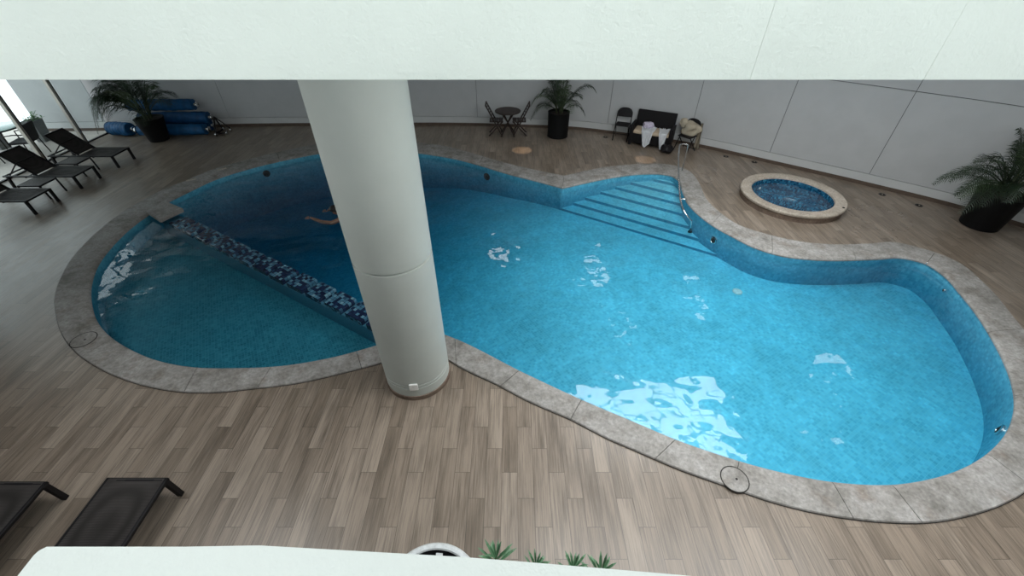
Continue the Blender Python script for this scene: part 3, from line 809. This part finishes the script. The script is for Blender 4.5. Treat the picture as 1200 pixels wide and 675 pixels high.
p = W(182, 167); palm('potted_palm', (p.x, p.y+.22, 0), 'large potted palm in a tapered black pot before the blue rolled covers', potA,
     specs(17, 1.6, 2.1, 3, ((182, 2.9, 62, .92, .06), (196, 2.8, 58, .95, .1), (172, 2.7, 66, .8, 0), (210, 2.6, 60, .9, .1), (188, 2.5, 50, .8, -.05), (185, 2.1, 52, .78, .05), (172, 2.0, 40, .5, 0), (200, 1.9, 60, .7, .1), (215, 1.7, 45, .75, 0), (160, 1.9, 65, .55, 0), (-5, 1.5, 50, .55, 0), (178, 1.6, 30, .62, 0))), leaflet=.46, stems=7, wall=(-.1, .99, 1.15))
p = W(654, 163); palm('potted_palm', (p.x, p.y+.26, 0), 'potted palm in a straight black cylinder pot beside the round wooden table', potB,
     specs(17, 1.05, 1.45, 11, ((2, 2.0, 56, .60, 0), (-8, 1.1, 40, .75, 0), (178, 1.35, 48, .72, 0), (190, 1.15, 35, .8, 0), (165, 1.2, 62, .55, 0), (60, 1.5, 80, .1, 0), (120, 1.5, 82, .1, 0), (262, 1.0, 55, .6, 0))), leaflet=.30, wall=(.15, .99, .75))
p = W(1157, 272); palm('potted_palm', (p.x+.05, p.y+.28, 0), 'potted palm in a black pot against the right-hand wall', potC,
     specs(21, 1.25, 1.7, 5, ((180, 1.95, 46, .66, 0), (192, 1.8, 40, .72, 0), (205, 1.75, 30, .62, 0), (174, 1.9, 38, .60, 0), (195, 1.6, 35, .60, 0), (170, 1.65, 56, .52, 0), (210, 1.45, 40, .68, 0), (160, 1.4, 30, .45, 0), (225, 1.3, 52, .75, 0), (188, 1.35, 25, .48, 0))), leaflet=.33, wall=(.70, .71, .62), pale=.35)

# ------------------------------------------------------------------ round wooden table with two folding chairs
def slat_chair(label):
    """wooden folding chair, faces +x; origin on the floor under the seat"""
    r = empty('folding_chair', (0, 0, 0)); tag(r, label, 'folding chair', 'wooden folding chairs')
    for y in (-.2, .2):
        MB().bar((.20, y, 0), (-.30, y, .93), .05, .034).build('back_post', M['darkwood'], r)
        MB().bar((-.22, y*.86, 0), (.22, y*.86, .45), .045, .034).build('cross_leg', M['darkwood'], r)
    mb = MB()
    for k in range(6): mb.box((-.19+.07*k, -.19, .44), (-.13+.07*k, .19, .458), .004)
    mb.box((-.19, -.18, .42), (.23, -.155, .442)).box((-.19, .155, .42), (.23, .18, .442)); mb.build('seat', M['darkwood'], r)
    mb = MB()
    for z in (.60, .68, .76, .84):
        x = .20 - .5*z/.93; mb.box((x-.012, -.19, z-.03), (x+.008, .19, z+.03), .003)
    mb.box((-.30-.012, -.2, .89), (-.27, .2, .935), .006); mb.build('back_slats', M['darkwood'], r)
    return r
tb = empty('round_table', (-.13, 13.28, 0)); tag(tb, 'small round dark wooden table between two folding chairs by the wall', 'table')
mb = MB().lathe([(0, .70), (.38, .70), (.395, .71), (.395, .728), (.385, .735), (0, .735)], 40); mb.build('table_top', M['darkwood'], tb, True, angle=35)
for a in (45, 135):
    d = Vector((math.cos(R(a)), math.sin(R(a)), 0))
    for sg in (-1, 1): MB().bar(d*sg*.30, d*-sg*.26 + Vector((0, 0, .70)), .035, .03).build('leg', M['darkwood'], tb)
MB().bar((-.3, 0, .69), (.3, 0, .69), .04, .03).bar((0, -.3, .69), (0, .3, .69), .04, .03).build('apron', M['darkwood'], tb)
c0 = slat_chair('dark wooden folding chair at the round table, its back away from the palm'); c0.location = (-.50, 13.33, 0)
c1 = copy_tree(c0); c1.location = (.24, 13.33, 0); c1.rotation_euler = (0, 0, math.pi)
c1['label'] = 'dark wooden folding chair at the round table, its back towards the palm'

# ------------------------------------------------------------------ bench corner with metal chairs, towels and bags
BR = R(-26)
def metal_chair(label, solid=True):
    """black metal folding chair, faces -y; origin on the floor under the seat"""
    r = empty('metal_chair', (0, 0, 0)); tag(r, label, 'chair', 'black metal folding chairs')
    w = .215
    pts = [(-w, -.23, 0), (-w, .0, .44), (-w, .14, .70), (-w*.97, .155, .76), (-w*.75, .165, .83), (-w*.4, .17, .86), (0, .172, .868), (w*.4, .17, .86), (w*.75, .165, .83), (w*.97, .155, .76), (w, .14, .70), (w, 0, .44), (w, -.23, 0)]
    MB().tube(pts, .014, 8).build('front_frame', M['black'], r, True)
    for s_ in (-1, 1):
        MB().tube([(s_*w*.86, .26, 0), (s_*w*.86, -.14, .43)], .013, 8).build('rear_leg', M['black'], r, True)
    MB().tube([(-w*.86, .2, .07), (w*.86, .2, .07)], .01, 6).build('stretcher', M['black'], r, True)
    mb = MB().box((-w*.92, -.2, .43), (w*.92, .18, .455), .012); mb.build('seat', M['black'], r)
    mb = MB(); N = 10; rows = []
    for i in range(N+1):
        x = -w*.93 + 2*w*.93*i/N; top = .70 + .16*math.sqrt(max(0, 1-(x/(w*1.0))**2)); yb = .135; 
        rows.append([mb.bm.verts.new((x, yb-.005, .62)), mb.bm.verts.new((x, yb+.03, top)), mb.bm.verts.new((x, yb+.045, top)), mb.bm.verts.new((x, yb+.01, .62))])
    for A, B in zip(rows, rows[1:]):
        for k in range(4): mb.bm.faces.new((A[k], B[k], B[(k+1)%4], A[(k+1)%4]))
    mb.bm.faces.new(rows[0]); mb.bm.faces.new(rows[-1][::-1])
    mb.build('backrest', M['black'], r, True, angle=40)
    return r
m0 = metal_chair('black metal folding chair standing empty beside the wicker bench'); m0.location = (3.36, 12.93, 0); m0.rotation_euler = (0, 0, R(-20))
m1 = copy_tree(m0); m1['label'] = 'black metal folding chair half covered by a beige bundle'; m1.location = (5.00, 11.93, 0); m1.rotation_euler = (0, 0, R(-52))
bn = empty('wicker_bench', (4.15, 12.47, 0), BR); tag(bn, 'black wicker two-seat bench with a cream cushion against the wall', 'bench')
hw = .56
MB().box((-hw, -.30, .07), (hw, .25, .34), .02).build('seat_base', M['wicker'], bn)
mb = MB().box((-hw, -.04, 0), (hw, .04, .54), .02, Matrix.Translation((0, .26, .33)) @ Matrix.Rotation(R(-10), 4, 'X')); mb.build('backrest', M['wicker'], bn)
for s_ in (-1, 1):
    MB().box((s_*hw-.05, -.31, .07), (s_*hw+.05, .27, .58), .02).build('arm', M['wicker'], bn)
    for y in (-.27, .22): MB().box((s_*hw-.04, y-.03, 0), (s_*hw+.04, y+.03, .08)).build('leg', M['black'], bn)
MB().box((-hw+.05, -.31, .34), (hw-.05, .20, .44), .035).build('seat_cushion', M['cream'], bn, True)
def blob(mb, c, r3, seed, amp=.25, sub=3):
    t = bmesh.new(); bmesh.ops.create_icosphere(t, subdivisions=sub, radius=1); rnd = random.Random(seed)
    ph = [(Vector((rnd.uniform(-3, 3), rnd.uniform(-3, 3), rnd.uniform(-3, 3))), rnd.uniform(0, 6)) for _ in range(7)]
    for v in t.verts:
        k = 1 + amp*sum(math.sin(v.co.dot(a)*1.7 + b) for a, b in ph)/4
        v.co = Vector((v.co.x*r3[0]*k, v.co.y*r3[1]*k, max(v.co.z, -.85)*r3[2]*k)) + Vector(c)
    mb.add(t)
def towel(name, label, cx, w0, w1, group):
    """cloth lying on the cushion and hanging over its front edge, in folds, ending in a point"""
    mb = MB(); nx, ny = 14, 22; g = []; rnd = random.Random(name + str(cx)); ph = rnd.uniform(0, 6)
    for j in range(ny+1):
        t = j/ny; row = []
        w = w0 + (w1-w0)*t
        for i in range(nx+1):
            s_ = i/nx - .5
            fold = .022*math.sin(s_*17 + ph + 2*t) + .012*math.sin(s_*31 + ph*2)
            if t < .45:
                y = .05 - .40*(t/.45); z = .455 + abs(fold)*1.5 + .02*math.sin(t*9+ph)*(s_+.5)
            else:
                u = (t-.45)/.55; y = -.355 - .03*u + fold*.8 - .02; z = .45 - .44*u*(1 - .5*abs(s_+.12)) + .012*(1-u)
            row.append(mb.bm.verts.new((cx + s_*w + .05*t, y, z)))
        g.append(row)
    for j in range(ny):
        for i in range(nx): mb.bm.faces.new((g[j][i], g[j][i+1], g[j+1][i+1], g[j+1][i]))
    bmesh.ops.solidify(mb.bm, geom=mb.bm.faces[:], thickness=.008)
    o = mb.build(name, M['white'], None, True, loc=tuple(bn.location), rz=BR); tag(o, label, 'towel', group)
towel('white_towel', 'white towel hanging off the bench front below the lilac bundle', -.12, .44, .20, 'white towels on the bench')
towel('white_towel', 'white towel hanging low at the bench end by the beige bundle',   .33, .32, .12, 'white towels on the bench')
mb = MB(); blob(mb, (-.16, .02, .52), (.17, .13, .10), 5, .35)
o = mb.build('cloth_bundle', M['lilac'], None, True, loc=tuple(bn.location), rz=BR); tag(o, 'crumpled lilac and white cloth bundle on the cream bench cushion', 'clothes')
mb = MB(); blob(mb, (.56, -.50, .115), (.17, .13, .13), 9, .3)
o = mb.build('black_bag', M['black'], None, True, loc=tuple(bn.location), rz=BR); tag(o, 'slumped black bag on the deck before the wicker bench', 'bag')
# beige bundle on the chair seat and over its back
mb = MB(); blob(mb, (0, .06, .63), (.27, .19, .20), 21, .28); blob(mb, (-.24, .05, .72), (.13, .11, .13), 4, .3)
for i in range(1):
    g = []; nx, ny = 8, 14
    for j in range(ny+1):
        t = j/ny
        g.append([mb.bm.verts.new((.12 + .16*(i_/nx) + .02*t, .19 + .03*math.sin(i_*1.3 + 3*t) + .03*t, .80 - .72*t)) for i_ in range(nx+1)])
    fs = [mb.bm.faces.new((g[j][i_], g[j][i_+1], g[j+1][i_+1], g[j+1][i_])) for j in range(ny) for i_ in range(nx)]
    bmesh.ops.solidify(mb.bm, geom=fs, thickness=.012)
o = mb.build('beige_bundle', M['beige'], None, True, loc=tuple(m1.location), rz=R(-52)); tag(o, 'bulky beige blanket heaped on a black metal chair', 'blanket')

# ------------------------------------------------------------------ rolled blue pool covers
def rolled(label, c, L, r, mat, rz, group='rolled blue pool covers'):
    e = empty('rolled_cover', c, rz); tag(e, label, 'pool cover', group)
    mb = MB(); N = 26; nr = 30; rings = []; rnd = random.Random(L*r*99)
    for i in range(N+1):
        x = -L/2 + L*i/N; k = 1 - .10*(abs(2*i/N-1)**8) + .03*math.sin(i*1.7+L*5) ; ring = []
        for j in range(nr):
            a = 2*math.pi*j/nr; rr = r*k*(1 + .025*math.sin(a*3 + i*.4) + .02*math.sin(a*7 - i*.9))
            ring.append(mb.bm.verts.new((x, math.cos(a)*rr, r + math.sin(a)*rr*.97)))
        rings.append(ring)
    for A, B in zip(rings, rings[1:]):
        for j in range(nr): mb.bm.faces.new((A[j], A[(j+1)%nr], B[(j+1)%nr], B[j]))
    mb.build('roll', mat, e, True)
    # wound ends and the tube through the middle
    for sg in (-1, 1):
        mb = MB()
        for q in range(4):
            r0 = r*(.94-.2*q)
            mb.lathe([(r0, 0), (r0-.04, .012), (max(r0-.08, .0), 0)], 28, (sg*L/2, 0, r), Vector((sg, 0, 0)).to_track_quat('Z', 'Y').to_matrix().to_4x4())
        mb.build('wound_end', mat, e, True)
    ct = MB().tube([(-L/2-.12, 0, r), (L/2+.12, 0, r)], .035, 12).build('core_tube', M['alu'], e, True)
    for sg in (-1, 1):
        MB().lathe([(.085, -.01), (.085, .02), (.03, .03)], 16, (sg*(L/2+.10), 0, r), Vector((sg, 0, 0)).to_track_quat('Z', 'Y').to_matrix().to_4x4()).build('end_cap', M['steel'], ct, True, angle=40)
    
    return e
rolled('blue rolled pool cover lying on the deck, front of the stack by the wall', (-10.62, 13.25, 0), 2.0, .17, M['blue'], R(3))
rolled('blue rolled pool cover on the deck, pressed between the front roll and the wall', (-10.60, 13.61, 0), 1.9, .17, M['bluedeep'], R(3))
rolled('blue rolled pool cover lying across the two lowest rolls', (-10.52, 13.44, .305), 2.05, .17, M['bluedeep'], R(3))
rolled('blue rolled pool cover topmost of the stack behind the palm', (-10.85, 13.58, .642), 1.95, .17, M['blue'], R(3))
rolled('blue rolled pool cover reaching from behind the palm to the glass wall', (-12.24, 13.25, 0), .72, .20, M['blue'], R(-8))
# black folded reel stand by the roll ends
e = empty('reel_stand', (-9.30, 13.38, 0), R(3)); tag(e, 'black metal reel stand with shiny wheels at the end of the blue rolls', 'reel stand')
MB().bar((0, -.25, .05), (0, .3, .05), .05, .05).bar((0, -.2, .05), (.0, .08, .5), .035, .035).bar((0, .28, .05), (0, .08, .5), .035, .035).bar((0, .08, .5), (.28, .2, .10), .03, .03).bar((0, -.2, .06), (.3, -.1, .06), .03, .03).build('frame', M['black'], e)
for y, x in ((-.24, .04), (.27, .04), (-.1, .30), (.2, .28)):
    MB().lathe([(.05, -.02), (.055, 0), (.05, .02), (0, .022)], 16, (x, y, .056), Matrix.Rotation(R(90), 4, 'Y')).build('wheel', M['steel'], e, True, angle=40)

# ------------------------------------------------------------------ small lights set in the deck
DLP = [(709.5,160.7,'small dark recessed light in the deck before the empty metal chair'), (850.7,183.4,'small recessed deck light near the beige bundle and the wall'), (884,190,'small recessed deck light between the wall and the far side of the hot tub'),
       (1033.7,228,'small recessed deck light by the wall, just past the hot tub'), (1076.8,240.7,'small recessed deck light nearest the potted palm on the right')]
dl = None
for u, v, lb in DLP:
    p = W(u, v)
    if dl is None:
        dl = empty('deck_light', (p.x, p.y, 0)); dl['category'] = 'deck light'; dl['group'] = 'recessed deck lights'
        MB().lathe([(.075, 0), (.075, .006), (.05, .012), (.045, .004)], 24).build('ring', M['darkmetal'], dl, True, angle=40)
        MB().lathe([(.045, .004), (0, .008)], 20).build('lens', M['pot'], dl, True)
        MB().lathe([(.02, .008), (.015, .012), (0, .012)], 12).build('bulb_cover', M['tubrim'], dl, True)
        d = dl
    else:
        d = copy_tree(dl); d.location = (p.x, p.y, 0)
    d['label'] = lb

# ------------------------------------------------------------------ terrace beyond the glass
def leafy(mb, c, h, nn, seed, ls=.12, spread=.18):
    rnd = random.Random(seed)
    for k in range(nn):
        a = rnd.uniform(0, 6.28); el = rnd.uniform(.1, 1.4); L = h*rnd.uniform(.5, 1)
        d = Vector((math.cos(a)*math.cos(el)*spread/h*2, math.sin(a)*math.cos(el)*spread/h*2, math.sin(el)))
        tip = Vector(c) + d*L; mb.tube([Vector(c), Vector(c).lerp(tip, .5)+Vector((0, 0, .02)), tip], .006, 4)
        for q in range(7):
            b = Vector(c).lerp(tip, .35+.65*q/6); aa = rnd.uniform(0, 6.28); dd = Vector((math.cos(aa), math.sin(aa), rnd.uniform(-.1, .6))).normalized(); sd_ = dd.cross(Vector((0, 0, 1))).normalized()
            l = ls*rnd.uniform(.7, 1.2); v = [mb.bm.verts.new(x) for x in (b, b+dd*l*.5+sd_*l*.22, b+dd*l, b+dd*l*.5-sd_*l*.22)]
            mb.bm.faces.new(v)
def planter(loc, label, h, r, seed, hp):
    e = empty('planter', loc); tag(e, label, 'planter', 'grey planters on the terrace')
    mb = MB().lathe([(0, 0), (r*.68, 0), (r, h), (r*.88, h), (r*.86, h-.05), (0, h-.05)], 4, (0, 0, 0), Matrix.Rotation(R(45), 4, 'Z')); mb.build('pot', M['planter'], e)
    mb = MB(); leafy(mb, (0, 0, h-.05), hp, 12, seed); mb.build('foliage', M['leaf'], e, recalc=False)
planter((-14.28, 12.75, 0), 'tall grey planter with a leafy plant outside the glass, nearest the wall end', .62, .25, 4, .36)
planter((-15.0, 12.1, 0), 'grey planter with a leafy plant outside the glass, behind the wicker chair', .62, .25, 8, .34)
def wicker_chair(label):
    e = empty('wicker_chair', (0, 0, 0)); tag(e, label, 'chair', 'black wicker chairs on the terrace')
    MB().box((-.24, -.24, .40), (.24, .24, .46), .02).build('seat', M['wicker'], e)
    MB().box((-.24, -.02, 0), (.24, .02, .46), .015, Matrix.Translation((0, .24, .44)) @ Matrix.Rotation(R(-12), 4, 'X')).build('backrest', M['wicker'], e)
    for x in (-.24, .24):
        MB().tube([(x, -.22, .40), (x, -.22, .64), (x, .0, .66), (x, .26, .64)], .016, 8).build('arm', M['black'], e, True)
        for y in (-.21, .23): MB().bar((x*.9, y, .42), (x*1.05, y*1.15, 0), .028, .028).build('leg', M['black'], e)
    return e
w0 = wicker_chair('black wicker chair outside the glass with its back to the nearest mullion'); w0.location = (-13.55, 11.55, 0); w0.rotation_euler = (0, 0, R(-75))
w1 = copy_tree(w0); w1.location = (-14.2, 10.85, 0); w1.rotation_euler = (0, 0, R(165)); w1['label'] = 'black wicker chair outside the glass on the near side of the glass table'
e = empty('glass_table', (-14.35, 11.75, 0)); tag(e, 'round glass-topped table outside the glass wall among wicker chairs', 'table')
MB().lathe([(0, .715), (.55, .715), (.56, .722), (.55, .73), (0, .73)], 40).build('table_top', M['tableglass'], e, True, angle=40)
MB().lathe([(.53, .68), (.55, .68), (.55, .714), (.53, .714)], 40).build('rim_frame', M['black'], e, True, angle=40)
for a in (45, 135, 225, 315):
    d = Vector((math.cos(R(a)), math.sin(R(a)), 0)); MB().bar(d*.5 + Vector((0, 0, .70)), d*.42, .03, .03).build('leg', M['black'], e)

# ------------------------------------------------------------------ things seen just over the parapet
zr = .46; pc = (W(466, 649, zr).to_2d() + W(541, 654, zr).to_2d())/2; ap = W(503, 636, zr).to_2d()
sag = (ap-pc).length; hc = (W(466, 649, zr).to_2d() - pc).length; rr = (hc*hc + sag*sag)/(2*sag)
cc = ap + (pc-ap).normalized()*rr
e = empty('round_planter', (cc.x, cc.y, 0)); tag(e, 'round dark bowl with a thick silver rim just below the white parapet', 'bowl')
MB().lathe([(0, 0), (rr*.7, 0), (rr*.96, zr-.10), (rr, zr-.06), (rr, zr-.015), (rr-.015, zr), (rr-.05, zr), (rr-.06, zr-.012)], 64).build('rim', M['silver'], e, True, angle=35)
MB().lathe([(rr-.06, zr-.012), (rr-.075, zr-.05), (rr*.55, zr-.075), (0, zr-.085)], 48).build('bowl', M['pot'], e, True)
MB().box((-.03, -.012, 0), (.03, .012, .008)).build('tag_plate', M['silver'], e, loc=(.02, rr-.085, zr-.052))
def shoot(loc, label, h, seed, s=1.0):
    rnd = random.Random(seed)
    e = empty('leafy_shoot', loc); tag(e, label, 'plant', 'leafy shoots below the parapet')
    MB().lathe([(0, 0), (.11, 0), (.14, .24), (.125, .24), (.12, .21), (0, .21)], 20).build('pot', M['planter'], e, True, angle=35)
    MB().tube([(0, 0, .2), (.01, .01, h*.6), (0, 0, h)], [.012, .009, .006], 6).build('stem', M['stem'], e, True)
    mb = MB()
    for k in range(26):
        t = k/26; a = k*2.4 + rnd.uniform(-.2, .2); el = R(70 - 75*(1-t)) if t > .3 else R(rnd.uniform(-5, 15))
        d = Vector((math.cos(a)*math.cos(el), math.sin(a)*math.cos(el), math.sin(el))); sd_ = d.cross(Vector((0, 0, 1))).normalized()
        b = Vector((0, 0, h - .16*s*(1-t))); L = .158*s*rnd.uniform(.85, 1.1)
        up = sd_.cross(d).normalized()
        v = [mb.bm.verts.new(x) for x in (b, b+d*L*.45+sd_*.009*s+up*.004, b+d*L*.8+sd_*.008*s, b+d*L-up*.012, b+d*L*.8-sd_*.008*s, b+d*L*.45-sd_*.009*s+up*.004, b+d*L*.45-up*.004)]
        mb.bm.faces.new((v[0], v[1], v[2], v[6])); mb.bm.faces.new((v[6], v[2], v[3], v[4])); mb.bm.faces.new((v[0], v[6], v[4], v[5]))
    mb.build('foliage', M['lightleaf'], e, recalc=False)
for u, v, lb, h, s in ((581,654,'tall leafy green shoot beside the silver-rimmed bowl', 1.2, 1.1), (628,663,'short leafy shoot barely clearing the parapet, between the tall shoot and the pair', 1.15, .8),
                       (672,666,'leafy green shoot of the close pair, the one nearer the bowl', 1.18, .95), (705,670,'leafy green shoot of the close pair, the one farther from the bowl', 1.18, 1.0)):
    p = W(u, v, h); shoot((p.x, p.y, 0), lb, h, u, s)

# ------------------------------------------------------------------ swimmer
sw = empty('swimmer', (-3.90, 8.42, WZ)); tag(sw, 'person with dark hair swimming behind the column, one arm reaching forward', 'person')
V = []; Ed = []; Rd = []
def vert(p, r, par=None):
    V.append(p); Rd.append(r)
    if par is not None: Ed.append((par, len(V)-1))
    return len(V)-1
pel = vert((.84, .0, -.10), (.155, .11)); w_ = vert((.63, 0, -.07), (.135, .10), pel); ch = vert((.36, 0, -.03), (.165, .115), w_); sh_ = vert((.18, 0, .0), (.13, .09), ch)
nk = vert((.04, 0, .03), (.06, .06), sh_); hd = vert((-.07, .0, .06), (.085, .095), nk); hd2 = vert((-.18, .0, .065), (.07, .08), hd)
def limb(par, pts):
    for p, r in pts: par = vert(p, (r, r), par)
    return par
q = lambda u, v, z: tuple(W(u, v, WZ+z) - Vector((-3.90, 8.42, WZ)))
la = limb(sh_, [((.14, -.20, .0), .062), (q(389,261.5,-.03), .050), (q(377,260,-.03), .042), (q(367,256.5,-.01), .034), (q(363.5,254.8,-.005), .027)])
ra = limb(sh_, [((.14, .20, .0), .062), ((-.12, .40, -.06), .045), ((-.36, .36, -.10), .035), ((-.44, .33, -.10), .028)])
for s_ in (-1, 1):
    limb(pel, [((.93, s_*.11, -.12), .10), ((1.14, s_*.36, -.18), .075), ((1.25, s_*.30, -.17), .056), ((1.42, s_*.19, -.15), .038), ((1.47, s_*.32, -.16), .030)])
me = bpy.data.meshes.new('body'); me.from_pydata(V, Ed, [])
bo = bpy.data.objects.new('body', me); COL.objects.link(bo)
sk = bo.modifiers.new('skin', 'SKIN'); sk.use_smooth_shade = True
for i, r in enumerate(Rd):
    me.skin_vertices[0].data[i].radius = r if isinstance(r, tuple) else (r, r); me.skin_vertices[0].data[i].use_root = (i == 0)
bo.modifiers.new('sub', 'SUBSURF').levels = 2; bo.modifiers['sub'].render_levels = 2
bpy.context.view_layer.update()
dg = bpy.context.evaluated_depsgraph_get(); m2 = bpy.data.meshes.new_from_object(bo.evaluated_get(dg))
bo.modifiers.clear(); bo.data = m2; m2.materials.clear(); m2.materials.append(M['skin'])
m2.polygons.foreach_set('use_smooth', [True]*len(m2.polygons))
bm = bmesh.new(); bm.from_mesh(m2); mb = MB(); mb.bm.free(); mb.bm = bm
for idx, fwd in ((la, Vector((-.95, -.05, .0)).normalized()), (ra, Vector((-.9, -.3, 0)).normalized())):
    b = Vector(V[idx]); sd_ = Vector((-fwd.y, fwd.x, 0))
    for k, L in enumerate((.075, .085, .08, .065)):
        o_ = b + fwd*.03 + sd_*(.03 - .02*k); mb.tube([o_, o_+fwd*L*.5+sd_*(.008-.005*k), o_+fwd*L+sd_*(.014-.009*k)+Vector((0, 0, -.012))], [.0095, .009, .007], 6)
    o_ = b + sd_*.028; mb.tube([o_, o_+fwd*.025+sd_*.028, o_+fwd*.055+sd_*.038], [.011, .010, .008], 6)
# nose and ears
mb.tube([(-.26, 0, .075), (-.278, 0, .055)], [.010, .014], 6)
for s_ in (-1, 1): mb.tube([(-.11, s_*.085, .06), (-.105, s_*.098, .075)], [.02, .014], 6)
mb.bm.to_mesh(m2); mb.bm.free(); bo.parent = sw
mb = MB(); blob(mb, (-.105, 0, .115), (.125, .10, .085), 3, .06); mb.build('hair', M['hair'], sw, True)
mb = MB(); blob(mb, (.87, 0, -.10), (.18, .185, .125), 6, .05); mb.build('swim_trunks', M['trunks'], sw, True)

# ------------------------------------------------------------------ light
w = bpy.data.worlds.new('sky'); scene.world = w; w.use_nodes = True
bg = w.node_tree.nodes['Background']; bg.inputs[0].default_value = (.90, .97, 1.0, 1); bg.inputs[1].default_value = 2.4
def area(name, loc, rot, sx, sy, power, col):
    l = bpy.data.lights.new(name, 'AREA'); l.shape = 'RECTANGLE'; l.size = sx; l.size_y = sy; l.energy = power; l.color = col
    o = bpy.data.objects.new(name, l); COL.objects.link(o); o.location = loc; o.rotation_euler = rot; return o
area('skylight_and_fill', ((SKX0+SKX1)/2, (SKY0+SKY1)/2, CEIL+.22), (0, 0, 0), SKX1-SKX0, SKY1-SKY0, 310, (.96, .99, 1.0))
area('skylight_and_fill', ((NX0+SKX1)/2, (NY0+NY1)/2, CEIL+.22), (0, 0, 0), SKX1-NX0, NY1-NY0, 215, (1, .99, .97))  # lamp of the added near opening, brightens the near deck
area('skylight_and_fill', (-4.45, (NY0+NY1)/2, CEIL+.22), (0, 0, 0), 2.3, NY1-NY0, 62, (1, .99, .97))  # added fill for the front-left deck, no skylight known there
for u, v, pw in ((612, 176, 650), (756, 187, 450)):
    p = W(u, v); l = bpy.data.lights.new('ceiling_spot', 'SPOT'); l.energy = pw; l.spot_size = R(8); l.spot_blend = .5; l.color = (1, .78, .55); l.shadow_soft_size = .03
    o = bpy.data.objects.new('ceiling_spot', l); COL.objects.link(o); o.location = (p.x, p.y, CEIL-.05)

# ------------------------------------------------------------------ camera and view
cam = bpy.data.cameras.new('camera'); co = bpy.data.objects.new('camera', cam); COL.objects.link(co)
co.location = (0, 0, CAMH); co.rotation_euler = (R(90) - PITCH, 0, 0)
cam.sensor_width = 36; cam.lens = 36*FOC/1200; cam.clip_start = .02; cam.clip_end = 200
scene.camera = co
scene.view_settings.view_transform = 'Standard'; scene.view_settings.look = 'None'; scene.view_settings.exposure = 0; scene.view_settings.gamma = 1
scene.view_settings.use_curve_mapping = False
scene.cycles.max_bounces = 10; scene.cycles.diffuse_bounces = 5; scene.cycles.transparent_max_bounces = 16; scene.cycles.use_denoising = True
